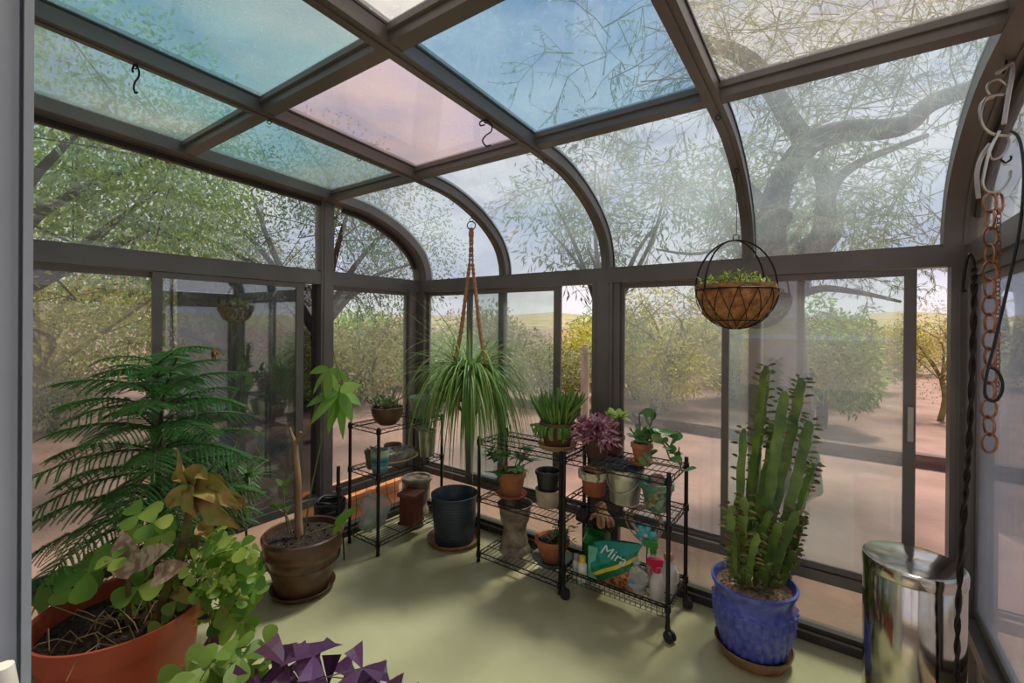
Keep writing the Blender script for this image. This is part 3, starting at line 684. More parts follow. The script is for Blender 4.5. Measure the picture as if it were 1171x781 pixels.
# shallow dishes of pebbles
r = thing('stone_dish', 'shallow oval stone dish heaped with grey pebbles on the left shelf', 'dish', (.315, -.50, A2))
MB().lathe([(0, 0), (.07, 0), (.10, .015), (.145, .04), (.155, .048), (.15, .052), (.1, .03), (0, .028)], 40, sx=.85, sy=1.12).build('dish', mat('cream_stoneware', S(206, 190, 160), S(150, 132, 112), rough=.7, scale=16, bump=.1), r)
R = random.Random(33); m = MB()
for i in range(90):
    w = R.uniform(0, 6.28); q = .12*math.sqrt(R.random()); m.blob((q*math.cos(w)*.82, q*math.sin(w)*1.12, .096-.010*(q/.12)**3), (R.uniform(.009, .017), R.uniform(.009, .017), .008), i, .2, 8, 5)
m.lathe([(0, .03), (.118, .035), (.128, .06), (.122, .085), (.09, .092), (0, .094)], 32, (0, 0, 0), sx=.82, sy=1.12)
m.build('pebbles', mat('grey_pebble', S(176, 166, 154), S(120, 110, 102), rough=.8, scale=20), r)['kind'] = 'stuff'
# tin bucket
def bucket(label, loc, r_, H, handle, lid=False, tilt=0):
    b = thing('metal_bucket', label, 'bucket', loc)
    MB().lathe([(0, 0), (r_*.80, 0), (r_*.80, .006), (r_*.84, H*.2), (r_*.845, H*.215), (r_*.95, H*.72), (r_*.965, H*.74), (r_*.955, H*.76), (r_, H-.006), (r_+.005, H-.003), (r_+.004, H), (r_-.004, H), (r_*.9, H*.5), (r_*.78, .01), (0, .01)], 36).build('body', GALV, b); b_body = KIDS(b)[0]
    if handle:
        pts = [(r_*1.02*math.cos(t)+handle[0]*math.sin(t), -.0+handle[1]*math.sin(t), H-.02+handle[2]*math.sin(t)) for t in lerp_list(0, PI, 14)]
        MB().tube(pts, .0025, 6).build('handle', GALV, b_body)
    for s in (-1, 1): MB().rbox((s*(r_+.002), 0, H-.022), (.006, .025, .03)).build('ear', GALV, b_body, False)
    return b
bucket('plain tin bucket with bail handle at the right end of left shelf', (.352, -.235, A2), .066, .19, (-.14, -.03, .05))
# bottom of left shelf
bag = thing('plastic_bag', 'clear plastic bag with bottles and a green wrapper on left shelf bottom', 'bag', (.24, -.625, A1))
def clearmat(name, c, fac):
    m, nt, N, L = _mat(name); out = N.new('ShaderNodeOutputMaterial'); t = N.new('ShaderNodeBsdfTransparent'); p = N.new('ShaderNodeBsdfPrincipled'); mx = N.new('ShaderNodeMixShader')
    no = N.new('ShaderNodeTexNoise'); no.inputs['Scale'].default_value = 14; tc = N.new('ShaderNodeTexCoord'); L.new(tc.outputs['Object'], no.inputs['Vector'])
    bp = N.new('ShaderNodeBump'); bp.inputs['Strength'].default_value = .9; bp.inputs['Distance'].default_value = .03; L.new(no.outputs['Fac'], bp.inputs['Height']); L.new(bp.outputs[0], p.inputs['Normal'])
    p.inputs['Base Color'].default_value = c; p.inputs['Roughness'].default_value = .2; mx.inputs[0].default_value = fac; L.new(t.outputs[0], mx.inputs[1]); L.new(p.outputs[0], mx.inputs[2]); L.new(mx.outputs[0], out.inputs[0]); return m
CLEAR = clearmat('clear_plastic', S(205, 208, 205), .45); CLEAR2 = clearmat('clear_film', S(222, 226, 222), .38)
MB().blob((0, 0, .115), (.085, .125, .118), 5, .16, 20, 14).tube([(0, -.03, .19), (0, -.035, .225), (.01, -.05, .26)], [.03, .014, .035], 10, False).build('film', CLEAR2, bag)
MB().lathe([(0, .004), (.03, .005), (.032, .11), (.014, .145), (.012, .17), (0, .17)], 18, (.01, -.05, 0)).build('bottle', mat('green_wrapper', S(120, 168, 120), S(176, 206, 168), rough=.35, scale=30), bag)
MB().lathe([(0, .004), (.036, .005), (.037, .12), (.02, .14), (.018, .15), (0, .15)], 18, (.0, .05, 0)).build('bottle', mat('white_bottle', S(205, 200, 200), S(180, 172, 184), rough=.35, scale=20), bag)
bh = thing('wooden_birdhouse', 'small red brown wooden box with flat lid on left shelf bottom', 'box', (.372, -.405, A1))
RB_ = mat('red_brown_wood', S(112, 54, 42), S(90, 42, 34), rough=.7, scale=9, stretch=(6, 6, 1), bump=.1)
MB().rbox((0, 0, .10), (.115, .125, .18), .3).build('body', RB_, bh, False); MB().rbox((0, 0, .205), (.14, .15, .025), .3, (0, .06)).build('lid', mat('brown_lid', S(124, 76, 60), S(104, 60, 48), rough=.75, scale=12), bh, False)
MB().rbox((0, 0, .009), (.13, .14, .018), .3).build('base', RB_, bh, False)
STW = mat('mottled_stoneware', S(168, 154, 134), S(108, 94, 82), rough=.5, scale=14, bump=.12, bscale=40, detail=6)
r = thing('stoneware_pot', 'wide mottled brown pot set on upturned dishes on left shelf bottom', 'pot', (.275, -.262, A1))
MB().lathe([(0, 0), (.105, 0), (.10, .03), (.085, .05), (.088, .085), (.10, .12), (.104, .15), (.108, .2), (.112, .235), (.13, .24), (.135, .255), (.13, .265), (.11, .262), (.105, .25), (0, .245)], 40, sx=.85, sy=.85).build('pot', STW, r)

# --- middle shelf
def plant(name, label, loc): return thing(name, label, 'potted plant', loc)
TA = mat('terracotta_pink', S(190, 118, 82), S(166, 98, 70), rough=.85, scale=10, bump=.08)
sa = saucer('clay_saucer', 'terracotta saucer under the leafy pot on the middle tier', (1.145, -.268, B2), .098, TA)
r = plant('potted_peperomia', 'terracotta pot of glossy dark green leaves on the middle tier', (1.145, -.268, B2+.0065))
pot_mesh(.083, .062, .155, .008, .008, .04).build('pot', TA, r); soil_mesh(.074, .14, 3).build('soil', SOIL, r)
R = random.Random(34); st = MB(); lf = MB()
for i in range(15):
    w = R.uniform(0, 6.28); q = R.uniform(.01, .06); b = V((q*math.cos(w), q*math.sin(w), .14)); e = b+V((math.cos(w)*R.uniform(.02, .13), math.sin(w)*R.uniform(.02, .12), R.uniform(.03, .13)))
    st.tube([b, b.lerp(e, .5)+V((0, 0, .01)), e], [.004, .0035, .003], 5)
    for k in range(7):
        a = 2*PI*k/7+R.uniform(-.2, .2); lf.leaf(e, V((math.cos(a), math.sin(a), R.uniform(.1, .7))), (0, 0, 1), R.uniform(.055, .095), R.uniform(.026, .036), .45, .2, 4, 'ovate')
st.build('stem', STEMG, r); lf.build('foliage', LG_DK, r)
r = thing('nested_pots', 'beige plastic pot on the middle tier with a black nursery pot nested in it', 'pot', (1.405, -.255, B2))
pot_mesh(.078, .066, .10, .006).build('outer_pot', mat('beige_pot', S(208, 190, 162), S(184, 164, 138), rough=.6, scale=20), r)
mm = pot_mesh(.073, .052, .16, .004, .006, .022); [setattr(v, 'z', v.z+.05) for v in mm.v]; mm.build('inner_pot', mat('black_plastic', S(36, 36, 38), S(46, 46, 48), rough=.35, scale=20), r)
mm = soil_mesh(.062, .17, 4); mm.build('soil', SOIL, r)
# finger-leaved succulent on tan saucer
saucer('clay_saucer', 'tan clay saucer under the finger leaved succulent on the top tier', (1.475, -.27, B3), .118, mat('tan_clay', S(196, 164, 116), S(170, 136, 92), rough=.7, scale=10), .03)
r = plant('finger_succulent', 'crowded upright finger leaved green succulent above the post between rack and cart', (1.475, -.27, B3+.0065))
pot_mesh(.10, .075, .15, .008, .006, .03).build('pot', mat('brown_pot', S(126, 84, 60), S(100, 66, 48), rough=.75, scale=12), r); soil_mesh(.09, .14, 5).build('soil', SOIL, r)
R = random.Random(35); lf = MB()
for i in range(120):
    w = R.uniform(0, 6.28); q = .085*math.sqrt(R.random()); b = V((q*math.cos(w), q*math.sin(w), .14)); d = V((math.cos(w)*q*6+R.uniform(-.32, .32), math.sin(w)*q*6+R.uniform(-.32, .32), 1)).normalized(); Ls = R.uniform(.10, .21)
    rr = R.uniform(.006, .0095); e1 = b+d*Ls*.5; e2 = e1+(d+V((0, 0, .25))).normalized()*Ls*.5
    lf.tube([b, e1, e1.lerp(e2, .7), e2], [rr*.9, rr, rr*.8, rr*.15], 6)
for i in range(34):
    w = R.uniform(0, 6.28) if i > 14 else R.uniform(-2.6, -.6); b = V((.09*math.cos(w), .09*math.sin(w), .13)); o = V((math.cos(w), math.sin(w), 0)); Ls = R.uniform(.08, .15)
    lf.tube([b, b+o*.035+V((0, 0, .0)), b+o*.05+V((0, 0, -Ls*.5)), b+o*.07+V((0, 0, -Ls*.35+.03))], [.007, .0085, .007, .002], 6)
for dx, dz, Ls in ((.9, .8, .27), (.35, 1, .24), (.6, 1, .22)):
    d = V((dx, -.3*dx, dz)).normalized(); lf.tube([(0.04, -.02, .15), V((.04, -.02, .15))+d*Ls*.6, V((.04, -.02, .15))+d*Ls], [.009, .011, .002], 6)
for s in (-.9, -.6, -.75): lf.tube([(-.08, -.03, .13), (-.12, -.04+s*.02, .125), (-.17-.03*s, -.05+s*.03, .14+s*.03)], [.006, .008, .003], 6)
lf.build('foliage', LG_FING, r)
# hourglass ceramic pot and bowl-standing terracotta pot on bottom tier
r = thing('ceramic_pot', 'tall waisted grey brown ribbed ceramic pot on the bottom tier', 'pot', (1.168, -.262, B1))
MB().lathe([(0, 0), (.092, 0), (.10, .012), (.095, .03), (.082, .05), (.085, .07), (.078, .10), (.072, .14), (.078, .18), (.09, .20), (.092, .21), (.088, .215), (.096, .235), (.098, .245), (.094, .25), (.104, .285), (.112, .295), (.112, .303), (.104, .303), (.094, .28), (.085, .22), (.07, .2), (0, .2)], 40).build('pot', STW, r)
gs = mat('green_glaze', S(104, 128, 104), S(74, 98, 82), rough=.35, scale=16)
tag(MB().lathe([(0, 0), (.06, 0), (.085, .014), (.118, .05), (.121, .053), (.116, .054), (.085, .03), (0, .012)], 36).build('glazed_bowl', gs, None, loc=(1.445, -.268, B1)), 'shallow green glazed bowl under the terracotta pot on bottom tier', 'bowl')
r = plant('potted_seedling', 'terracotta pot in green bowl with sprawling leafy stems on bottom tier', (1.445, -.268, B1+.03))
pot_mesh(.098, .062, .135, .009, .006, .03).build('pot', TA, r); soil_mesh(.087, .118, 6).build('soil', SOIL, r)
R = random.Random(36); st = MB(); lf = MB()
for i in range(12):
    w = R.uniform(-1.2, 1.6); e = V((.03+R.uniform(0, .16), math.sin(w)*.10, .12+R.uniform(.0, .14))); b = V((R.uniform(-.02, .04), R.uniform(-.03, .03), .118)); mid = b.lerp(e, .55)+V((0, 0, .04)); st.tube([b, mid, e], [.003, .003, .002], 5)
    for k in range(7): lf.leaf(b.lerp(e, .3+.1*k)+V((0, 0, .02)), rdir(R, -.1, .8), (0, 0, 1), R.uniform(.03, .06), .018, .5, .2, 3, 'ovate')
st.build('stem', STEMG, r); lf.build('foliage', leafmat('seedling_leaf', [S(66, 92, 52), S(100, 122, 70)], .2), r)

# --- cart, top tier
r = plant('potted_spiderwort', 'bushy purple and pink striped trailing plant on the cart top', (1.745, -.305, C3))
pot_mesh(.075, .055, .12, .006, .005, .02).build('pot', mat('dark_brown_pot', S(88, 60, 50), S(70, 48, 42), rough=.7, scale=12), r); soil_mesh(.066, .108, 7).build('soil', SOIL, r)
R = random.Random(37); lf = MB(); st = MB()
for i in range(70):
    w = R.uniform(0, 6.28); el = R.uniform(-.35, 1.0); d = V((math.cos(w)*math.cos(el), math.sin(w)*math.cos(el), math.sin(el))); b = V((0, 0, .115)); e = V((d.x*.125, d.y*.11, .125+d.z*.105)); e.z = max(.012, e.z); st.tube([b, b.lerp(e, .5)+V((0, 0, .025)), e], [.002, .0018, .0015], 4)
    for k in range(9):
        t = .35+.65*k/8; lf.leaf(b.lerp(e, t)+V((0, 0, .02*math.sin(PI*t))), (d+rdir(R)*.9+V((0, 0, .1))), rdir(R, 0, 1), R.uniform(.03, .05), R.uniform(.011, .016), .4, .3, 3, 'lance')
for v in lf.v: v.z = max(v.z, .004)
st.build('stem', mat('purple_stem', S(120, 66, 82), rough=.6), r); lf.build('foliage', LG_PUR, r, False)
r = plant('potted_kalanchoe', 'small lime green rounded leaf plant behind the purple plant on cart top', (1.79, -.165, C3))
pot_mesh(.055, .042, .10, .006, .004, .02).build('pot', BROWNGL, r); soil_mesh(.047, .088, 8).build('soil', SOIL, r)
R = random.Random(38); st = MB(); lf = MB(); st.tube([(0, 0, .085), (.0, 0, .15), (.01, 0, .2)], [.006, .005, .004], 6)
for i in range(30):
    q = rdir(R, -.1, .9); p = V((.01, 0, .185))+q*.035; lf.leaf(p, q, (0, 0, 1), R.uniform(.035, .055), R.uniform(.03, .042), .3, .3, 3, 'round')
st.build('stem', STEMG, r); lf.build('foliage', LG_LIME, r)
saucer('clay_saucer', 'small terracotta saucer under the jade plant on the cart top', (1.985, -.268, C3), .062, TA, .018)
r = plant('potted_jade', 'jade plant with thick paddle leaves spilling over the cart top right', (1.985, -.268, C3+.0065))
pot_mesh(.052, .036, .105, .006, .006, .028).build('pot', TA, r); soil_mesh(.045, .09, 9).build('soil', SOIL, r)
R = random.Random(39); st = MB(); lf = MB()
def jade(pts, n, L=.06):
    ln = smoothline(pts, 5); st.tube(ln, lerp_list(.006, .0035, len(ln)), 6)
    for k in range(n):
        t = .25+.75*k/max(1, n-1); p = ln[min(len(ln)-1, int(t*(len(ln)-1)))]; q = rdir(R, -.1, 1); q = (q+V((.2, -.3, .1))).normalized()
        lf.leaf(p, q, rdir(R, .2, 1), L*R.uniform(.7, 1.25), L*R.uniform(.5, .72), .1, .18, 5, 'obov')
b0 = (0, 0, .09)
jade([b0, (-.01, 0, .15), (-.02, .01, .25)], 7, .06); jade([b0, (.03, 0, .16), (.05, .0, .22), (.06, -.01, .27)], 8, .065)
jade([b0, (.06, -.03, .15), (.13, -.06, .13), (.17, -.09, .07)], 10, .07); jade([b0, (.05, -.05, .12), (.08, -.09, .07), (.07, -.12, .02)], 8, .06)
jade([b0, (.08, -.02, .17), (.15, -.04, .17), (.19, -.05, .19)], 6, .075); jade([b0, (.10, -.02, .14), (.19, -.07, .09), (.23, -.09, .02)], 8, .065); jade([b0, (.02, -.04, .14), (.04, -.07, .15)], 6, .055); jade([b0, (-.03, -.02, .14), (-.05, -.03, .17)], 5, .05)
st.build('stem', STEMG, r); lf.build('foliage', LG_JADE, r)
# --- cart, middle tier
r = plant('crackle_pot', 'terracotta pot with a white crackled rim and a dried tan bulb inside', (1.715, -.27, C2))
cpot = pot_mesh(.078, .058, .13, .009).build('pot', TERRA, r)
MB().lathe([(.0735, .094), (.089, .094), (.0915, .128), (.089, .134), (.076, .134), (.072, .128), (.070, .10)], 36).build('rim', mat('white_crackle', S(212, 200, 176), S(110, 90, 72), rough=.6, scale=38, contrast=(.52, .62)), cpot)
soil_mesh(.068, .112, 10).build('soil', SOIL, r); MB().blob((-.005, 0, .138), (.044, .04, .026), 8, .1, 14, 8).blob((.025, -.01, .13), (.035, .03, .022), 9, .1).build('bulb', mat('tan_bulb', S(196, 158, 114), S(160, 112, 74), rough=.6, scale=14), r)
b = bucket('galvanised bucket with a dark mesh lid on the cart middle tier', (1.893, -.268, C2), .096, .185, (0, -.09, -.10))
m = MB().lathe([(0, .188), (.098, .188), (.1, .192), (.098, .194), (0, .194)], 36)
for i in range(-4, 5):
    h = math.sqrt(max(0, .095**2-(i*.021)**2)); m.tube([(-h, i*.021, .197), (h, i*.021, .197)], .0022, 4); m.tube([(i*.021, -h, .199), (i*.021, h, .199)], .0022, 4)
m.build('lid', mat('dark_mesh', S(58, 60, 64), S(78, 80, 84), rough=.5, scale=40), b)
r = thing('mosaic_pot', 'green glazed mosaic patterned pot holding a pink cup on the cart middle tier', 'pot', (2.068, -.275, C2))
def mosaic():
    m, nt, N, L = _mat('green_mosaic'); out = N.new('ShaderNodeOutputMaterial'); p = N.new('ShaderNodeBsdfPrincipled'); L.new(p.outputs[0], out.inputs[0]); vo = N.new('ShaderNodeTexVoronoi'); vo.inputs['Scale'].default_value = 42
    tc = N.new('ShaderNodeTexCoord'); L.new(tc.outputs['Object'], vo.inputs['Vector']); sp = N.new('ShaderNodeSeparateColor'); L.new(vo.outputs['Color'], sp.inputs[0])
    cr = N.new('ShaderNodeValToRGB'); e = cr.color_ramp.elements; cols = [S(44, 92, 72), S(96, 146, 112), S(60, 116, 104), S(158, 182, 146), S(126, 104, 72)]
    while len(e) < 5: e.new(.5)
    for i, c in enumerate(cols): e[i].position = i/4; e[i].color = c
    L.new(sp.outputs[0], cr.inputs[0]); L.new(cr.outputs[0], p.inputs['Base Color']); p.inputs['Roughness'].default_value = .25; return m
pot_mesh(.078, .052, .145, .008, .008, .035).build('pot', mosaic(), r)
tag(pot_mesh(.036, .028, .152, .003).build('pink_cup', mat('pink_plastic', S(206, 158, 150), rough=.5), None, loc=(2.068, -.272, C2+.0205)), 'pale pink cup standing in the green mosaic pot', 'cup')
def on_y(px, py, y):
    d = fw + rt*((px-585.5)/FPX) - up*((py-390.5-SHY)/FPX); return CAM+d*((y-CAM.y)/d.y)
def on_x(px, py, x):
    d = fw + rt*((px-585.5)/FPX) - up*((py-390.5-SHY)/FPX); return CAM+d*((x-CAM.x)/d.x)
# ------------------------------------------------------------------ things in the cart basket
gb = thing('fertilizer_box', 'green cardboard box standing behind the soil bag in the cart basket', 'box', (1.715, -.225, CB))
MB().rbox((0, 0, .12), (.125, .09, .24), .05).build('carton', mat('green_card', S(34, 112, 52), S(26, 92, 44), rough=.45, scale=5), gb, False)
MB().rbox((0.0, -.0455, .10), (.09, .002, .07), .05).build('printed_panel', mat('dark_green_print', S(20, 66, 36), S(56, 140, 66), rough=.45, scale=30), gb, False)
sb = thing('soil_bag', 'slumped green and teal potting soil bag with white script in the cart basket', 'bag', (1.845, -.315, CB))
def bagmat():
    m, nt, N, L = _mat('soil_bag_print'); out = N.new('ShaderNodeOutputMaterial'); p = N.new('ShaderNodeBsdfPrincipled'); L.new(p.outputs[0], out.inputs[0]); p.inputs['Roughness'].default_value = .28
    tc = N.new('ShaderNodeTexCoord'); mp = N.new('ShaderNodeMapping'); mp.inputs['Rotation'].default_value = (0, .55, 0); L.new(tc.outputs['Object'], mp.inputs[0]); sp = N.new('ShaderNodeSeparateXYZ'); L.new(mp.outputs[0], sp.inputs[0])
    mr = N.new('ShaderNodeMapRange'); mr.inputs['From Min'].default_value = -.12; mr.inputs['From Max'].default_value = .28; L.new(sp.outputs['Z'], mr.inputs[0])
    cr = N.new('ShaderNodeValToRGB'); cr.color_ramp.interpolation = 'CONSTANT'; e = cr.color_ramp.elements
    cols = [(0, S(150, 84, 52)), (.42, S(18, 110, 70)), (.50, S(226, 200, 60)), (.54, S(20, 120, 84)), (.60, S(36, 148, 136)), (.84, S(24, 128, 70))]
    while len(e) < len(cols): e.new(.5)
    for i, (q, c) in enumerate(cols): e[i].position = q; e[i].color = c
    L.new(mr.outputs[0], cr.inputs[0])
    no = N.new('ShaderNodeTexVoronoi'); no.inputs['Scale'].default_value = 60; L.new(tc.outputs['Object'], no.inputs['Vector']); sc = N.new('ShaderNodeSeparateColor'); L.new(no.outputs['Color'], sc.inputs[0])
    c2 = N.new('ShaderNodeValToRGB'); c2.color_ramp.elements[0].color = S(92, 46, 30); c2.color_ramp.elements[1].color = S(214, 146, 92); L.new(sc.outputs[0], c2.inputs[0])
    lt = N.new('ShaderNodeMath'); lt.operation = 'LESS_THAN'; lt.inputs[1].default_value = .42; L.new(mr.outputs[0], lt.inputs[0])
    mx = N.new('ShaderNodeMix'); mx.data_type = 'RGBA'; L.new(lt.outputs[0], mx.inputs['Factor']); L.new(cr.outputs[0], mx.inputs['A']); L.new(c2.outputs[0], mx.inputs['B']); L.new(mx.outputs['Result'], p.inputs['Base Color'])
    nz = N.new('ShaderNodeTexNoise'); nz.inputs['Scale'].default_value = 16; L.new(tc.outputs['Object'], nz.inputs['Vector']); bp = N.new('ShaderNodeBump'); bp.inputs['Strength'].default_value = .7; bp.inputs['Distance'].default_value = .02; L.new(nz.outputs['Fac'], bp.inputs['Height']); L.new(bp.outputs[0], p.inputs['Normal']); return m
bm_ = MB(); nu_, nv_ = 40, 22
for i in range(nv_+1):
    tv = i/nv_; zz_ = .245*tv
    for j in range(nu_):
        w = 2*PI*j/nu_; cx_, sy_ = math.cos(w), math.sin(w); pw_ = lambda q, e: math.copysign(abs(q)**e, q)
        wd_ = (.135+.012*math.sin(tv*7))*(1 if tv < .8 else 1+.25*(tv-.8)); dp_ = .07*math.sin(PI*min(1, .12+.9*tv))**.6*(1 if tv < .7 else max(.06, 1-(tv-.7)*3.1))
        x_ = wd_*pw_(cx_, .55); y_ = dp_*pw_(sy_, .7); wr = .005*math.sin(9*x_/.1+5*tv*3)+.004*math.sin(14*tv+6*w)
        bm_.v.append(V((x_+.02*tv, y_+wr-.03*max(0, tv-.55), max(.002, zz_+.03*tv*x_/.13-.012*(x_/.13)**2*tv))))
for i in range(nv_):
    for j in range(nu_): j2 = (j+1) % nu_; bm_.f.append([i*nu_+j, i*nu_+j2, (i+1)*nu_+j2, (i+1)*nu_+j])
bm_.f.append(list(range(nu_))[::-1]); bm_.f.append([nv_*nu_+j for j in range(nu_)])
bm_.build('bag', bagmat(), sb)
MB().rbox((-.088, -.052, .11), (.052, .012, .17), .25).build('printed_gusset', mat('mint_print', S(120, 196, 168), S(86, 176, 146), rough=.35, scale=16), sb)
MB().rbox((-.12, .005, .2), (.09, .03, .06), .3, (.2, .4)).build('folded_top', mat('green_foil', S(28, 128, 60), S(22, 100, 50), rough=.3, scale=8), sb)
fc = bpy.data.curves.new('lettering', 'FONT'); fc.body = 'Mira'; fc.size = .078; fc.extrude = .0012; fc.shear = .3; fc.align_x = 'CENTER'
fo = bpy.data.objects.new('lettering', fc); COL.objects.link(fo); bpy.context.view_layer.update()
me = bpy.data.meshes.new_from_object(fo.evaluated_get(bpy.context.evaluated_depsgraph_get())); bpy.data.objects.remove(fo)
me.materials.clear(); me.materials.append(mat('white_print', S(216, 226, 220), rough=.4))
lo = bpy.data.objects.new('lettering', me); COL.objects.link(lo); lo.parent = sb; lo.location = (.03, -.082, .175); lo.rotation_euler = (math.radians(84), math.radians(14), .0)
def bottle(label, loc, r_, H, capc, bodyc, capname='white_cap'):
    b = thing('bottle', label, 'bottle', loc)
    MB().lathe([(0, 0), (r_, .002), (r_, H*.66), (r_*.8, H*.74), (r_*.55, H*.78), (r_*.55, H*.8), (0, H*.8)], 18).build('body', mat(capname+'_body', bodyc, rough=.4), b)
    MB().lathe([(0, H*.79), (r_*.72, H*.79), (r_*.72, H*.985), (r_*.66, H), (0, H)], 18).build('cap', mat(capname, capc, rough=.4), b)
    return b
bottle('small white bottle with grey cap at the left of the cart basket', (1.66, -.372, CB), .022, .125, S(150, 148, 160), S(196, 196, 192), 'grey_cap')
bottle('small white bottle with yellow cap at the left of the cart basket', (1.703, -.388, CB), .026, .135, S(226, 186, 48), S(226, 224, 206), 'yellow_cap')
MB_w = mat('work_glove', S(58, 44, 38), S(40, 34, 34), rough=.8, scale=20, bump=.2)
def glove(label, loc, rz, mt, gname):
    R = random.Random(int(rz*100)); m = MB().blob((0, 0, .022), (.05, .042, .022), 2, .06, 14, 8).tube([(-.045, 0, .022), (-.085, 0, .024), (-.11, .0, .03)], [.03, .034, .038], 10)
    for i, (y, Ls) in enumerate(((-.032, .06), (-.011, .075), (.011, .07), (.032, .055))):
        m.tube([(.03, y, .024), (.05+Ls*.4, y*1.15, .026), (.05+Ls*.8, y*1.25, .016), (.05+Ls, y*1.3, .011)], [.0115, .0115, .0105, .006], 8)
    m.tube([(-.01, -.035, .022), (.015, -.062, .024), (.042, -.075, .018)], [.013, .012, .007], 8)
    o = m.build('garden_glove', mt, None, loc=loc); o.rotation_euler = (0, 0, rz); return tag(o, label, 'glove')
glove('dark leather garden glove lying on the green box in the cart', (1.70, -.225, CB+.241), -.2, MB_w, 0)
glove('tan suede garden glove beside the dark glove under the middle cart tier', (1.745, -.215, CB+.285), -1.0, mat('tan_glove', S(190, 146, 104), S(156, 112, 78), rough=.8, scale=16, bump=.2), 0)
ht = thing('hand_fork', 'hand fork with yellow wooden handle lying across the gloves', 'garden tool', (1.765, -.26, CB+.30))
MB().tube([(0, -.035, -.028), (-.01, 0, .0), (-.02, .045, .012)], [.012, .014, .010], 10).build('handle', mat('yellow_wood', S(206, 160, 62), S(180, 130, 50), rough=.5, scale=20), ht)
mm = MB().tube([(-.02, .045, .012), (-.03, .085, .018)], .004, 6)
for s in (-1, 0, 1): mm.tube([(-.03, .085, .018), (-.03+s*.018, .10, .018), (-.035+s*.02, .14, .014)], .003, 5)
mm.build('tines', BLACK, ht)
# twine coil hung under the middle tier
tw = MB(); c = V((1.975, -.20, .43)); R = random.Random(51)
for i in range(9):
    rr = R.uniform(.07, .095); o = V((R.uniform(-.012, .012), R.uniform(-.02, .02), R.uniform(-.01, .01))); a = R.uniform(-.25, .25)
    tw.tube([c+o+V((rr*math.cos(t), .02*math.sin(2*t+a), rr*math.sin(t+a*.2))) for t in lerp_list(0, 2*PI, 25)], .0035, 5, False)
tw.tube([(1.975, -.20, .49), (1.975, -.2, .535), (1.978, -.20, .55)], .003, 5)
tag(tw.build('twine_coil', mat('pale_twine', S(196, 168, 150), S(160, 134, 120), rough=.8, scale=60)), 'loose coil of pale twine hanging under the middle cart tier', 'twine')
pw = thing('garden_flower', 'turquoise six petal flower ornament on a stick in the cart basket', 'ornament', (2.0, -.235, CB))
FZ = .275
MB().tube([(0, .012, 0), (0, .012, FZ)], .003, 6).build('stick', BLACK, pw)
TQ = mat('turquoise_glass', S(70, 188, 206), S(110, 214, 226), rough=.15, scale=20)
for k in range(6):
    a = k*PI/3+.3; c = V((.034*math.cos(a), 0, FZ+.034*math.sin(a)))
    m = MB().blob((0, 0, 0), (.026, .009, .017), k, .05, 12, 8); Rm = Matrix.Rotation(-a, 3, 'Y')
    m.v = [Rm @ v + c for v in m.v]; m.build('petal', TQ, pw)
MB().blob((0, -.008, FZ), (.013, .009, .013), 1, .02).build('center', mat('pearl', S(236, 214, 200), rough=.2), pw)
cb_ = thing('plastic_bag', 'crumpled clear plastic bag with blue printed label in the cart basket', 'bag', (1.985, -.345, CB))
MB().blob((0, 0, .075), (.055, .04, .075), 6, .2, 18, 12).tube([(0, 0, .13), (.0, -.005, .16), (.008, -.005, .195)], [.022, .012, .028], 10, False).build('film', CLEAR2, cb_)
MB().rbox((.0, -.0425, .075), (.045, .002, .03), .1, (-.1, .4)).build('sticker', mat('blue_sticker', S(70, 120, 170), S(150, 180, 200), rough=.4, scale=30), cb_, False)
sp_ = thing('spray_bottle', 'clear spray bottle with a green nozzle in the cart basket', 'bottle', (2.045, -.255, CB))
MB().lathe([(0, 0), (.035, .002), (.036, .13), (.03, .16), (.014, .19), (.013, .205), (0, .205)], 20).build('body', CLEAR, sp_)
m = MB().lathe([(0, .20), (.017, .20), (.017, .225), (.012, .23), (0, .23)], 14).rbox((-.012, 0, .245), (.07, .024, .032), .2).tube([(-.02, 0, .235), (-.032, -.004, .215), (-.03, -.004, .195)], [.006, .005, .004], 6)
m.build('trigger_nozzle', mat('green_nozzle', S(58, 150, 60), rough=.35), sp_)
sp_ = thing('spray_bottle', 'white spray bottle with a pink red trigger in the cart basket', 'bottle', (2.095, -.35, CB))
MB().lathe([(0, 0), (.034, .002), (.035, .11), (.028, .145), (.013, .165), (0, .165)], 20).build('body', mat('milky_plastic', S(214, 204, 200), S(196, 182, 180), rough=.35, scale=12), sp_)
m = MB().lathe([(0, .16), (.018, .16), (.018, .185), (.013, .19), (0, .19)], 14).rbox((-.01, 0, .205), (.075, .026, .034), .9, (0, .2)).tube([(-.014, -.014, .195), (-.024, -.024, .17), (-.02, -.022, .15)], [.007, .006, .004], 6)
m.build('trigger_nozzle', mat('pink_nozzle', S(214, 44, 84), rough=.35), sp_)
jg = thing('jug', 'white plastic jug with a round brown cap at the right of the cart basket', 'jug', (2.118, -.235, CB))
MB().lathe([(0, 0), (.042, .002), (.044, .12), (.04, .15), (.018, .175), (.017, .185), (0, .185)], 20).tube([(.03, -.01, .15), (.05, -.012, .13), (.05, -.012, .09), (.04, -.01, .07)], .007, 8).build('body', mat('white_plastic', S(222, 216, 206), S(200, 192, 186), rough=.4, scale=12), jg)
MB().lathe([(0, .182), (.024, .182), (.026, .2), (.02, .212), (0, .214)], 16).build('cap', mat('salmon_cap', S(206, 140, 120), rough=.4), jg)

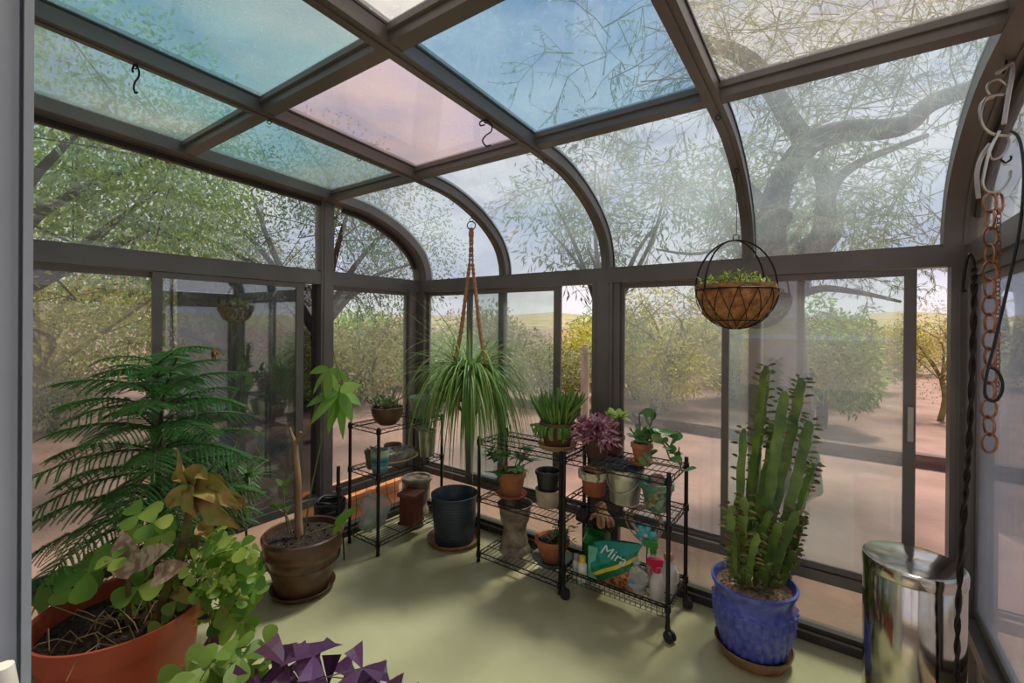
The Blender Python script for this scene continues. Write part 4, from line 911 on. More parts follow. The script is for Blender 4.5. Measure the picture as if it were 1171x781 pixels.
# ------------------------------------------------------------------ pots on the floor
c0 = gpos(519.5, 618, 0)
saucer('wooden_saucer', 'round tan saucer on the floor under the slate blue pot', (c0.x, c0.y, .001), .188, WOODT, .035)
def rings(r, z, w): return r*(1+.006*math.sin(z*330))
r = thing('metal_pot', 'empty slate blue ribbed pot on a tan saucer between the two shelf racks', 'pot', (c0.x, c0.y, .008))
p = [(0, 0), (.128, 0), (.134, .006)]+[(.134+.024*t, .006+.30*t) for t in lerp_list(.02, 1, 60)]+[(.162, .312), (.162, .322), (.157, .324), (.152, .318), (.13, .02), (0, .018)]
MB().lathe(p, 44, wave=lambda r_, z, w: r_*(1+.006*math.sin(z*330)) if .02 < z < .29 and r_ > .132 else r_).build('pot', NAVY, r)
# brown glazed pot with a money tree
BP = V((.385, -1.215, 0)); D2 = dep((.385, -1.215, .33))
saucer('clay_saucer', 'brown clay saucer under the dark glazed pot near the left window', (BP.x, BP.y, .001), .172, mat('brown_saucer', S(120, 82, 52), S(92, 62, 42), rough=.5, scale=8), .035)
r = thing('potted_money_tree', 'dark brown glazed floor pot with a bare cut trunk and palmate leaves', 'potted plant', (BP.x, BP.y, .008))
MB().lathe([(0, 0), (.13, 0), (.138, .006), (.15, .06), (.165, .12), (.178, .15), (.183, .158), (.18, .166), (.19, .21), (.203, .222), (.207, .235), (.203, .25), (.208, .29), (.213, .30), (.213, .315), (.205, .322), (.196, .318), (.19, .29), (.18, .26), (0, .25)], 48).build('pot', BROWNGL, r)
soil_mesh(.186, .288, 12, amp=.008).build('soil', SOIL, r)
O = V((BP.x, BP.y, .008))
def L2(px, py, dd=0): return at(px, py, D2+dd)-O
TK = mat('tan_bark', S(178, 140, 106), S(140, 106, 80), rough=.8, scale=14, bump=.3, bscale=50, stretch=(1, 1, .3))
tk = smoothline([L2(343, 622), L2(341, 590), L2(341, 555), L2(338, 520), L2(337, 503)], 4)
MB().tube(tk, lerp_list(.022, .015, len(tk)), 12).tube([L2(337, 505), L2(334, 498), L2(331, 489)], [.012, .009, .007], 8).tube([L2(338, 510), L2(341, 500), L2(344, 494)], [.01, .009, .007], 8).build('trunk', TK, r)
st = MB()
for pts in ([(340, 507), (350, 498), (357, 480), (364, 455), (376, 424)], [(348, 612), (354, 570), (362, 530), (372, 488), (388, 448)], [(388, 448), (392, 430), (384, 415), (381, 398)]):
    q = smoothline([L2(*p_) for p_ in pts], 5); st.tube(q, lerp_list(.005, .003, len(q)), 6)
st.build('stem', STEMG, r)
lf = MB(); R = random.Random(61)
def pl(h, tip, W=.036, dr=.25, dd=0):
    a, b = L2(*h), L2(*tip, dd); d = b-a; lf.leaf(a, d+V((0, 0, .25*d.length)), -fw+rdir(R)*.5+V((0, 0, .5)), d.length*1.1, W*R.uniform(.85, 1.1), dr*1.5, .12, 8, 'lance')
for tip in ((355, 424), (358, 448), (374, 458), (388, 452), (399, 434)): pl((376, 422), tip, .05, .5, R.uniform(-.08, .08))
for tip in ((357, 482), (352, 462), (392, 498), (402, 480), (412, 462), (411, 438), (376, 492)): pl((389, 449), tip, .066, .4, R.uniform(-.1, .05))
for h, tip in (((382, 602), (407, 582)), ((388, 600), (384, 618)), ((385, 600), (398, 596))): pl(h, tip, .05, .2)
for pts in ([(330, 610), (326, 585), (324, 560), (324, 552)], [(334, 612), (328, 590), (318, 582)], [(350, 612), (372, 604), (384, 600)]):
    q = smoothline([L2(*p_) for p_ in pts], 4); MB().tube(q, .004, 6).build('stem', STEMG, r)
for h, tip in (((324, 556), (316, 548)), ((324, 556), (331, 548)), ((324, 558), (328, 566)), ((318, 582), (308, 578)), ((318, 582), (322, 575)), ((326, 586), (334, 578))): pl(h, tip, .028, .3)
lf.build('foliage', LG_BR, r)

# irrigation pipe with coil
ip = thing('irrigation_hose', 'black irrigation pipe with a hose coil tied to it beside the left shelf', 'hose', (.285, -.93, 0))
q = smoothline([(0, 0, .60), (0.0, 0, .5), (.01, 0, .30), (.012, 0, .10), (.0, -.01, .035), (-.04, -.02, .018), (-.09, -.02, .03), (-.12, -.02, .08)], 5)
MB().tube(q, .011, 8).build('pipe', RUBBER, ip)
for z in (.16, .33, .46): MB().tube([(.005, 0, z-.015), (.005, 0, z+.015)], .017, 10).build('coupling', RUBBER, ip)
m = MB(); R = random.Random(3)
for i in range(6):
    rr = .085+R.uniform(-.012, .015); cz = .30+i*.014
    m.tube([(-.085+rr*math.cos(t), .0+rr*math.sin(t), cz+.006*math.sin(3*t+i)) for t in lerp_list(0, 2*PI, 26)], .0085, 6, False)
for w in (0.3, 2.2, 4.4): m.tube([(-.085+.09*math.cos(w), .09*math.sin(w), .33), (-.085+.10*math.cos(w), .1*math.sin(w), .15), (-.085+.11*math.cos(w), .11*math.sin(w), .004)], .0045, 6)
m.build('coil', RUBBER, ip)

# tall cactus in blue pot
CP = V((2.515, -.285, 0)); D3 = dep((2.515, -.285, .33)); O3 = V((CP.x, CP.y, .0125))
tag(MB().lathe([(0, 0), (.135, 0), (.152, .03), (.163, .058), (.158, .06), (.148, .03), (.13, .011), (0, .011)], 40).build('wooden_saucer', WOODT, None, loc=(CP.x, CP.y, .001)), 'deep wooden saucer on the floor under the cobalt blue pot', 'saucer')
r = thing('potted_cactus', 'tall multi stemmed leafy cactus in a cobalt blue scalloped pot', 'potted plant', O3)
def scal(r_, z, w):
    if .02 < z < .235 and r_ > .115:
        k = 26; row = z/.045; return r_*(1+.075*abs(math.sin(k/2*w+(int(row) % 2)*PI/2))*(.25+.75*(1-(row % 1))))
    return r_
p = [(0, 0), (.115, 0), (.122, .008)]+[(.122+.046*math.sin(t*PI*.5), .008+.23*t) for t in lerp_list(.03, 1, 50)]+[(.165, .248), (.160, .262), (.160, .28), (.170, .30), (.178, .318), (.177, .328), (.168, .33), (.158, .318), (.152, .29), (0, .28)]
MB().lathe(p, 182, wave=scal).build('pot', BLUEGL, r)
soil_mesh(.154, .300, 14, amp=.008).build('gravel', GRAVELSOIL, r)
CAC = mat('cactus_green', S(70, 100, 48), S(128, 152, 70), rough=.45, scale=9, bump=.08, bscale=60)
LG_CAC = leafmat('cactus_leaf', [S(84, 62, 48), S(112, 88, 62), S(116, 130, 68), S(100, 116, 60), S(176, 152, 112)], .2)
R = random.Random(71); lf = MB()
def stem(pts, w, dd=0, leafy=.40, lsz=.032):
    m = MB(); N = len(pts); P = smoothline([at(x, y, D3+dd*(.3+.7*i/(N-1)))-O3 for i, (x, y) in enumerate(pts)], 8); n = len(P); a = V((1, .2, 0)); rot = R.uniform(0, 2)
    b = 0; ro = w*.37*D3/FPX; Ltot = 0
    for i, p_ in enumerate(P):
        t = (P[min(i+1, n-1)]-P[max(i-1, 0)]).normalized(); a = (a-t*a.dot(t)).normalized(); c = t.cross(a)
        tap = min(1, .55+i/n*1.2, (n-i)/3.2+.15)
        for j in range(6):
            ang = rot+j*PI/3; q = ro*.86*tap*((1.15+.2*math.sin(i*2.1+j)) if j % 2 == 0 else .42); m.v.append(p_+(a*math.cos(ang)+c*math.sin(ang))*q)
            if j % 2 == 0:
                o = (a*math.cos(ang)+c*math.sin(ang)); big = (i/n > 1-leafy)
                for h in range(1):
                    pp = p_+o*ro*.9*tap+t*R.uniform(-.008, .012)
                    if big: lf.leaf(pp, o+t*.55+rdir(R)*.25, t.cross(o)+rdir(R)*.3, lsz*R.uniform(.8, 1.5), lsz*.42, .5, .2, 3, 'lance')
                    elif R.random() < .8: lf.leaf(pp, o+rdir(R)*.3, t, .010, .006, .2, .1, 2, 'lance')
    for i in range(n-1):
        for j in range(6): j2 = (j+1) % 6; m.f.append([i*6+j, i*6+j2, (i+1)*6+j2, (i+1)*6+j])
    m.f.append([j for j in range(6)][::-1]); m.f.append([(n-1)*6+j for j in range(6)])
    m.build('stem', CAC, r)
stem([(850, 672), (853, 620), (862, 545), (870, 480), (877, 418)], 17, .02)
stem([(868, 672), (873, 610), (884, 530), (897, 447)], 18, -.02)
stem([(862, 676), (880, 600), (902, 500), (916, 432)], 18, .05)
stem([(876, 676), (895, 605), (912, 540), (925, 481)], 18, .0)
stem([(842, 662), (845, 590), (851, 490)], 14, .04)
stem([(884, 674), (905, 610), (922, 560), (932, 530)], 15, .06)
stem([(858, 660), (868, 590), (884, 500), (880, 490)], 15, .08)
stem([(838, 660), (836, 610), (838, 578)], 15, -.02, .5)
stem([(848, 668), (848, 610), (851, 568)], 16, -.05, .4)
stem([(872, 682), (880, 640), (893, 598)], 17, -.09, .3)
stem([(880, 680), (893, 630), (912, 585)], 16, -.04, .4)
stem([(866, 676), (868, 630), (882, 585)], 15, -.07, .5)
stem([(890, 680), (900, 655), (908, 630)], 14, -.03, .6)
stem([(855, 672), (858, 640), (866, 610)], 13, -.09, .7)
stem([(886, 678), (905, 640), (918, 590)], 14, .03, .5)
stem([(846, 668), (842, 640), (842, 615)], 12, -.07, .8)
for _ in range(190):
    w = R.uniform(0, 6.28); q = R.uniform(.03, .125); p_ = V((q*math.cos(w), q*math.sin(w), R.uniform(.31, .31+.22*R.random()))); lf.leaf(p_, rdir(R, -.4, .8), rdir(R), .026, .016, .3, .2, 2, 'obov')
lf.build('leaves', LG_CAC, r)

# steel bin
TB = V((3.04, -.485, 0)); r = thing('trash_can', 'slim polished steel bin with a flat lid in the right front corner', 'bin', TB)
MB().lathe([(0, 0), (.138, 0), (.14, .006), (.14, .63), (.137, .634), (0, .634)], 64).build('body', STEEL, r)
MB().lathe([(.1365, .6335), (.143, .636), (.144, .668), (.141, .676), (.13, .680), (0, .684)], 64).build('lid', STEEL, r)
MB().lathe([(.1385, .0), (.145, .0), (.145, .028), (.1385, .03)], 48).build('base_ring', RUBBER, r)

# big orange pot at the lower left
OP = V((.68, -2.08, 0)); D4 = dep((.68, -2.08, .45)); r = thing('potted_caladium', 'big orange plastic pot of wilting caladium and clover leaves at lower left', 'potted plant', OP)
MB().lathe([(0, 0), (.185, 0), (.195, .01), (.232, .36), (.238, .365), (.252, .37), (.262, .44), (.264, .45), (.258, .452), (.25, .445), (.242, .40), (.236, .36), (0, .34)], 64).build('pot', ORANGEP, r)
soil_mesh(.238, .385, 15, amp=.012, n=40).build('soil', SOIL, r)
def L4(px, py, dd=0): return at(px, py, D4+dd)-OP
st = MB(); R = random.Random(81)
for pts, w0, w1, dd in (([(172, 738), (186, 690), (205, 640), (214, 600), (220, 560)], 13, 8, 0), ([(182, 735), (200, 690), (218, 640), (226, 610)], 10, 8, .02), ([(148, 738), (147, 700), (147, 650)], 7, 5, -.02), ([(176, 736), (170, 690), (165, 640)], 5, 3, .03)):
    q = smoothline([L4(x, y, dd) for x, y in pts], 4); st.tube(q, lerp_list(w0/2*D4/FPX, w1/2*D4/FPX, len(q)), 8)
st.build('stem', mat('caladium_stem', S(112, 112, 52), S(84, 62, 40), rough=.6, scale=18), r)
rn = MB()
for i in range(26):
    a = R.uniform(0, 6.28); p0_ = V((.16*math.cos(a)*R.random(), .18*math.sin(a)*R.random()-.02, .39)); d = V((R.uniform(-1, 1), R.uniform(-1, 1), 0)).normalized()*R.uniform(.06, .16)
    rn.tube([p0_, p0_+d*.4+V((0, 0, R.uniform(.02, .07))), p0_+d*.8+V((0, 0, R.uniform(.02, .06))), p0_+d], .0018, 5, False)
for pts in ([(52, 690), (80, 700), (120, 715), (130, 718)], [(95, 740), (110, 735), (135, 727)], [(238, 700), (240, 730), (230, 765), (228, 790)], [(245, 690), (260, 700), (248, 722)]):
    rn.tube(smoothline([L4(x, y, -.03) for x, y in pts], 4), .0022, 5, False)
rn.build('runners', mat('pale_runner', S(178, 150, 110), S(140, 120, 80), rough=.6, scale=20), r)
dy = MB()
def lf4(m, h, tip, W, shape='heart', dr=.1, dd=0, segs=7, fold=.2, nn=None):
    a, b = L4(*h, dd), L4(*tip, dd+R.uniform(-.05, .03)); d = b-a; m.leaf(a, d, (nn or (-fw+V((0, 0, .7))+rdir(R)*.35)), d.length, W*D4/FPX, dr, fold, segs, shape)
def wilt(pts, W, mt_m):
    "a limp leaf that follows a bent midrib, its halves folded and wavy"
    q = smoothline([L4(x, y, dd) for x, y, dd in pts], 5); n = len(q); ph = R.uniform(0, 6); b = len(mt_m.v); w0 = W*D4/FPX/2
    for i, p in enumerate(q):
        t = i/(n-1); d = (q[min(i+1, n-1)]-q[max(i-1, 0)]).normalized(); s_ = d.cross(-fw+V((0, 0, .4))+rt*.5*math.sin(ph)).normalized(); nn = s_.cross(d)
        w = w0*max(.05, math.sin(PI*min(.97, t**.7)))
        for k, a_ in ((-1, -1), (-.5, -.5), (0, 0), (.5, .5), (1, 1)):
            mt_m.v.append(p+s_*w*k*.85+nn*w*(.55*abs(k)+.22*math.sin(t*11+ph+k*3)))
    for i in range(n-1):
        for k in range(4): o = b+5*i+k; mt_m.f.append([o, o+1, o+6, o+5])
for pts, W in (([(216, 560, 0), (211, 540, -.02), (203, 512, -.01)], 16), ([(216, 556, 0), (228, 540, -.03), (238, 548, -.05)], 24), ([(218, 552, 0), (238, 556, -.03), (256, 568, -.05), (276, 582, -.04)], 30), ([(240, 560, -.02), (262, 566, -.04), (280, 574, -.03), (276, 582, -.03)], 18),
               ([(218, 566, 0), (204, 568, -.03), (191, 580, -.02)], 26), ([(232, 560, 0), (246, 578, -.05), (258, 590, -.06), (272, 604, -.05)], 34), ([(222, 556, 0), (236, 574, -.02), (246, 594, 0)], 26), ([(216, 556, 0), (222, 574, -.04), (226, 596, -.04)], 26), ([(200, 676, 0), (214, 680, -.04), (230, 690, -.05)], 18), ([(226, 600, 0), (236, 606, 0), (240, 616, 0)], 20), ([(238, 552, 0), (250, 552, -.02), (264, 562, -.03)], 22), ([(214, 548, 0), (206, 544, .02), (200, 552, .03)], 20)):
    wilt(pts, W, dy)
dy.build('dying_leaves', mat('yellowed_leaf', S(140, 146, 62), S(178, 138, 84), rough=.55, scale=30, contrast=(.4, .6), detail=6), r)
cv = MB()
for h, tip, W in (((147, 650), (140, 605), 30), ((155, 645), (198, 620), 24), ((176, 660), (216, 643), 26), ((152, 655), (120, 640), 18)): lf4(cv, h, tip, W, 'heart', .1, -.04, 8, .22)
def veined():
    m, nt, N, L = _mat('veined_leaf'); out = N.new('ShaderNodeOutputMaterial'); p = N.new('ShaderNodeBsdfPrincipled'); L.new(p.outputs[0], out.inputs[0]); tc = N.new('ShaderNodeTexCoord'); w = N.new('ShaderNodeTexNoise'); w.inputs['Scale'].default_value = 34; L.new(tc.outputs['Object'], w.inputs['Vector'])
    cr = N.new('ShaderNodeValToRGB'); cr.color_ramp.elements[0].position = .42; cr.color_ramp.elements[1].position = .58; cr.color_ramp.elements[0].color = S(160, 124, 112); cr.color_ramp.elements[1].color = S(206, 190, 164); L.new(w.outputs['Fac'], cr.inputs[0]); L.new(cr.outputs[0], p.inputs['Base Color']); p.inputs['Roughness'].default_value = .5; return m
cv.build('caladium_leaves', veined(), r)
gl_ = MB()
def trifoil(m, c, sz, nrm, rot=0, shape='clov', dr=.25):
    n = V(nrm).normalized(); a = n.orthogonal().normalized(); b = n.cross(a)
    for k in range(3):
        w = rot+k*2*PI/3+R.uniform(-.2, .2); d = a*math.cos(w)+b*math.sin(w); m.leaf(c, d+n*.1, n, sz*R.uniform(.85, 1.1), sz*.95, dr, .16, 7 if shape == 'clov' else 4, shape)
for x, y, s in ((160, 588, 22), (176, 598, 20), (100, 655, 30), (116, 648, 26), (172, 616, 26), (158, 672, 26), (150, 690, 22), (185, 715, 14), (78, 668, 22), (185, 612, 22), (130, 640, 18)):
    trifoil(gl_, L4(x, y, R.uniform(-.08, .06)), s*D4/FPX, -fw+V((0, 0, 1))+rdir(R)*.5, R.uniform(0, 6))
for h, tip, W in (((62, 678), (36, 690), 34), ((60, 676), (74, 668), 24)): lf4(gl_, h, tip, W, 'ovate', .1, 0, 6, .2)
for i in range(120):
    x = R.gauss(258, 22); y = R.gauss(652, 26)
    if y < 600+abs(x-240)*.5 or y > 715 or x > 302 or R.random() < .12: continue
    trifoil(gl_, L4(x, y, R.uniform(-.10, .14)), R.uniform(8, 17)*D4/FPX, -fw*.8+V((0, 0, .9))+rdir(R)*1.2, R.uniform(0, 6), dr=.45)
for x, y, s in ((272, 715, 26), (280, 706, 20), (262, 700, 18), (246, 706, 18)): trifoil(gl_, L4(x, y, -.02), s*D4/FPX, -fw+V((0, 0, .6))+rdir(R)*.3, R.uniform(0, 6))
gl_.build('clover_leaves', leafmat('clover_leaf', [S(72, 118, 44), S(120, 162, 62), S(176, 198, 92), S(98, 146, 56), S(150, 182, 80)], .35, .45), r)
PCL = leafmat('purple_clover', [S(84, 44, 76), S(104, 58, 92)], .2)
for h, tip, W in (((250, 712), (246, 738), 26), ((240, 700), (232, 708), 14)): pv = MB(); lf4(pv, h, tip, W, 'tri', .1); pv.build('purple_leaf', PCL, r)
fl_ = MB()
for i in range(22):
    c = L4(R.gauss(232, 8), R.gauss(652, 9), -.08)
    for k in range(5): fl_.leaf(c, rdir(R), rdir(R), .012, .004, 0, .1, 2, 'lance')
fl_.build('blossoms', mat('white_blossom', S(226, 214, 190), rough=.7), r)

# clover pots in the foreground
def clover(label, loc, H, rr, pts, D, sz, lm, sm, shape, potm):
    r = thing('potted_clover', label, 'potted plant', loc); O = V(loc); m = pot_mesh(rr, rr*.72, H, .007, .006, .03); m.build('pot', potm, r); soil_mesh(rr-.009, H-.02, 17).build('soil', SOIL, r)
    st = MB(); lf = MB()
    for x, y, s, dd in pts:
        c = at(x, y, D+dd)-O; b = V((R.uniform(-.5, .5)*rr, R.uniform(-.5, .5)*rr, H-.02)); st.tube(smoothline([b, b.lerp(c, .5)+V((0, 0, .04)), c], 4), .0018, 5, False)
        trifoil(lf, c, s*D/FPX, -fw*.7+V((0, 0, 1))+rdir(R)*.75, R.uniform(0, 6), shape, .35)
    st.build('stem', sm, r); lf.build('foliage', lm, r, False); return r
PL = (1.44, -1.93, 0); D5 = dep((1.44, -1.93, .45))
clover('purple leaved clover plant at the bottom edge in front of the others', PL, .33, .125,
       [(x_-16, y_+12, s_, d_) for x_, y_, s_, d_ in [(375, 738, 30, 0), (345, 752, 36, 0), (330, 768, 38, -.02), (310, 772, 30, .03), (362, 772, 40, -.04), (420, 765, 36, .02), (448, 778, 30, 0), (400, 782, 30, 0), (392, 770, 28, .03), (340, 742, 26, .05), (372, 784, 34, -.05), (430, 752, 24, 0), (345, 795, 40, -.06), (410, 800, 40, -.05), (305, 795, 36, 0), (455, 800, 36, 0), (330, 820, 40, 0), (390, 825, 44, 0), (350, 756, 30, .06)]],
       D5, .1, leafmat('purple_triangle_leaf', [S(70, 34, 64), S(98, 54, 92), S(122, 74, 112), S(92, 30, 54)], .2, .45), mat('clover_stem', S(120, 104, 84), rough=.6), 'tri', TERRA)
PG = (1.17, -2.03, 0); D6 = dep((1.17, -2.03, .45))
clover('green leaved clover plant between the orange pot and the purple clover', PG, .36, .10,
       [(215, 772, 34, 0), (240, 762, 30, .02), (276, 752, 28, .0), (305, 738, 20, .05), (312, 750, 18, .05), (262, 780, 32, 0), (205, 785, 34, 0), (235, 790, 38, -.02), (268, 742, 22, .02), (285, 762, 26, .03), (250, 800, 36, 0), (290, 790, 30, 0), (225, 810, 36, 0)],
       D6, .1, leafmat('green_clover_leaf', [S(116, 156, 66), S(150, 182, 88), S(134, 172, 76)], .35, .45), STEMG, 'clov', TERRA)

# Norfolk pine behind the orange pot
NP = V((.27, -1.86, 0)); r = thing('norfolk_pine', 'young norfolk pine with tiered dark green feathery branches by the left window', 'potted plant', NP)
pot_mesh(.14, .105, .26, .008, .006, .03).build('pot', BROWNGL, r); soil_mesh(.13, .24, 18).build('soil', SOIL, r)
R = random.Random(91); tk = MB(); nd = MB()
tk.tube(smoothline([(0, 0, .23), (.01, .0, .6), (.0, .01, 1.0), (.03, .03, 1.22), (.05, .06, 1.33)], 4), lerp_list(.013, .005, 17), 8)
def feather(a, d, L, up_):
    "a branchlet clothed in short needles, drooping at its tip"
    d = V(d).normalized(); n = max(6, int(L/.0055)); P = V(a); s = d.cross(up_).normalized(); Q = [P.copy()]
    for i in range(n):
        t = i/n; d = (d+V((0, 0, -.035))).normalized(); p = P+d*(L/n)
        for k in range(4):
            ang = k*PI/2+i*.8; o = s*math.cos(ang)+V(up_)*math.sin(ang); b = len(nd.v); e = P+(o*.75+d*.8).normalized()*.0135*(1-.35*t)
            w = s*.0016+d*.0012; nd.v += [P-w, P+w, e]; nd.f.append([b, b+1, b+2])
        P = p; Q.append(P.copy())
    tk.tube([Q[0], Q[n//2], Q[-1]], [.0018, .0014, .0008], 3, False)
def nbranch(z, az, L, rise, droop=.7, wd=1.):
    o = V((math.cos(az), math.sin(az), 0)); P = []; d = (o+V((0, 0, rise))).normalized(); p = V((.0, 0, z)); N = max(8, int(L/.021))
    for i in range(N+1):
        P.append(p.copy()); d = (d+V((0, 0, -droop/N))).normalized(); p = p+d*(L/N)
    tk.tube(P, lerp_list(.0045, .002, N+1), 5, False)
    for i in range(1, N+1):
        t = i/N; dd = (P[i]-P[i-1]).normalized(); s = dd.cross(V((0, 0, 1))).normalized(); up_ = s.cross(dd)
        bl = (.17*wd*min(1, t*3)*(1-t)**.55+.03)
        for sg in (-1, 1):
            feather(P[i-1].lerp(P[i], .5+R.uniform(-.3, .3)), dd*R.uniform(.55, .8)+s*sg+V((0, 0, R.uniform(-.08, .12))), bl*R.uniform(.85, 1.12), up_)
    s = dd.cross(V((0, 0, 1))).normalized(); feather(P[-1], d, .05, s.cross(dd)); return P[-1]
for ti, (z, L, n, rise) in enumerate(((.40, .40, 6, .2), (.50, .44, 6, .25), (.60, .47, 6, .3), (.70, .48, 7, .35), (.80, .47, 7, .4), (.90, .45, 6, .45), (1.0, .42, 6, .55), (1.09, .38, 6, .62), (1.17, .33, 6, .7), (1.24, .27, 5, .8))):
    for k in range(n):
        az = 2*PI*k/n+ti*.55+R.uniform(-.15, .15)
        nbranch(z, az, L*R.uniform(.88, 1.08), rise, R.uniform(.7, 1.1), .75+.25*(L/.48))
TIP_ = nbranch(1.30, .5, .30, 1.0, 1.1, .6); nbranch(1.30, -1.4, .22, .8, 1.0, .6); nbranch(1.30, 2.6, .2, .9, 1.0, .6)
for m_ in (tk, nd):
    for v in m_.v:
        if v.x < -.235: v.x = -.235-.01*math.tanh((-.235-v.x)*4)
tk.build('trunk', mat('pine_wood', S(88, 78, 50), S(70, 56, 40), rough=.8, scale=20), r)
nd.build('needles', leafmat('pine_needle', [S(60, 112, 56), S(90, 146, 68), S(122, 172, 88)], .2, .45), r, False)
br = MB(); 
for k in range(9): br.leaf(TIP_+rdir(R)*.004, rdir(R, -1, .3)+V((.6, .3, -.2)), rdir(R), .06, .016, .8, .3, 4, 'lance')
br.build('brown_tip', leafmat('brown_tip', [S(150, 100, 58), S(176, 128, 80)], .2), r)

# spiky plant on a wire stand by the left window
SP = V((.185, -1.51, 0)); s = thing('plant_stand', 'black wire plant stand near the left window under the spiky plant', 'plant stand', SP)
m = MB(); TZ = .40
m.tube([(.1*math.cos(t), .1*math.sin(t), TZ) for t in lerp_list(0, 2*PI, 25)], .004, 6, False)
for i in (-2, -1, 0, 1, 2): h = math.sqrt(.1**2-(i*.04)**2); m.tube([(-h, i*.04, TZ), (h, i*.04, TZ)], .003, 5)
m.build('top_ring', BLACK, s)
for k in range(4): a = .4+k*PI/2; MB().tube([(.1*math.cos(a), .1*math.sin(a), TZ), (.115*math.cos(a), .115*math.sin(a), .2), (.13*math.cos(a), .13*math.sin(a), .002)], .005, 6).build('leg', BLACK, s)
r = thing('spiky_dracaena', 'spiky rosette plant with narrow green leaves behind the pine by the left window', 'potted plant', SP+V((0, 0, TZ+.004)))
pot_mesh(.095, .07, .16, .008, .006, .03).build('pot', BROWNGL, r); soil_mesh(.085, .145, 19).build('soil', SOIL, r)
R = random.Random(95); st = MB(); lf = MB(); dl = MB()
for (x, y, z, n, Ls) in ((.02, -.02, .36, 46, .15), (-.05, -.09, .30, 34, .13), (.07, .06, .30, 34, .14), (.06, -.06, .2, 26, .12), (-.02, .1, .24, 26, .12)):
    c = V((x, y, z)); b = V((x*.4, y*.4, .14)); st.tube([b, b.lerp(c, .6)+V((0, 0, .01)), c], [.006, .005, .004], 6)
    for i in range(n):
        d = rdir(R, -.35, .95); lf.leaf(c-V((0, 0, R.uniform(0, .05))), d, (0, 0, 1), Ls*R.uniform(.7, 1.1), .013, .5, .35, 5, 'spike')
for i in range(40):
    w = R.uniform(0, 6.28); c = V((.05*math.cos(w), .05*math.sin(w), R.uniform(.14, .26))); lf2 = dl; lf2.leaf(c, (math.cos(w), math.sin(w), .5), (0, 0, 1), R.uniform(.14, .24), .010, 2.4, .2, 7, 'spike')
st.build('stem', STEMB, r); lf.build('foliage', leafmat('spiky_leaf', [S(70, 112, 58), S(98, 138, 74), S(128, 160, 92)], .2), r); dl.build('hanging_leaves', leafmat('old_leaf', [S(86, 100, 60), S(120, 116, 78)], .2), r)
# ------------------------------------------------------------------ things hanging from the rafters
IRON = mat('dark_iron', S(52, 44, 42), S(38, 32, 32), rough=.45, metal=.6, scale=30)
WIREW = mat('white_wire', S(206, 198, 196), S(184, 176, 176), rough=.4, metal=.2, scale=20)
def rx(i): return (RX[i][0]+RX[i][1])/2
def torus(m, c, r_, t, ax='y', n=18, k=6, sx=1., sz=1., rot=0):
    P = []
    for j in range(n+1):
        w = 2*PI*j/n; u, v_ = r_*math.cos(w)*sx, r_*math.sin(w)*sz
        P.append(V(c)+(V((u, 0, v_)) if ax == 'y' else V((0, u, v_)) if ax == 'x' else V((u, v_, 0))))
    if rot: P = [V(c)+Matrix.Rotation(rot, 3, 'Z') @ (p-V(c)) for p in P]
    return m.tube(P, t, k, False)
def eye(i, px, py, label):
    p = on_x(px, py, rx(i)); y = p.y; z = zin(y)
    m = MB().tube([(0, 0, .012), (0, 0, -.006)], .0022, 6); torus(m, (0, 0, -.015), .009, .0018, 'y', rot=.5)
    return tag(m.build('eye_hook', IRON, None, loc=(rx(i), y, z)), label, 'hook', 'eye hooks')
eye(1, 308, 138, 'small eye hook under the second rafter, below its crossing with the purlin'); eye(1, 411, 180, 'small eye hook under the second rafter, just above the curve purlin')
eye(1, 493, 214, 'small eye hook on the curve of the second rafter above the macrame hanger'); eye(2, 623, 180, 'small eye hook at the start of the middle rafter curve'); eye(3, 821, 136, 'small eye hook at the top of the curve of the rafter with the coir basket')
def shook(i, px, py, L, label, wide=.02):
    p = on_x(px, py, rx(i)); y = p.y; z = zin(y); m = MB()
    r = thing('s_hook', label, 'hook', (rx(i), y, z))
    e = MB().tube([(0, 0, .012), (0, 0, -.005)], .0024, 6); torus(e, (0, 0, -.014), .009, .002, 'y', rot=.5); e.build('eye', IRON, r)
    q = smoothline([(-.006, 0, -.03), (-wide, 0, -.035), (-wide, 0, -.02), (0, 0, -.012), (wide, .004, -.025), (wide*.9, .004, -L*.45), (0, .0, -L*.62), (-wide*.6, 0, -L*.82), (0, 0, -L), (wide*.8, 0, -L*.95)], 5)
    m.tube([Matrix.Rotation(.9, 3, 'Z') @ p_ for p_ in q], .003, 6); m.build('hook', IRON, r); return r
shook(1, 155, 66, .105, 'long dark S hook hanging from the second rafter at upper left', .008); shook(2, 556, 136, .115, 'dark open S hook hanging from the middle rafter', .024)

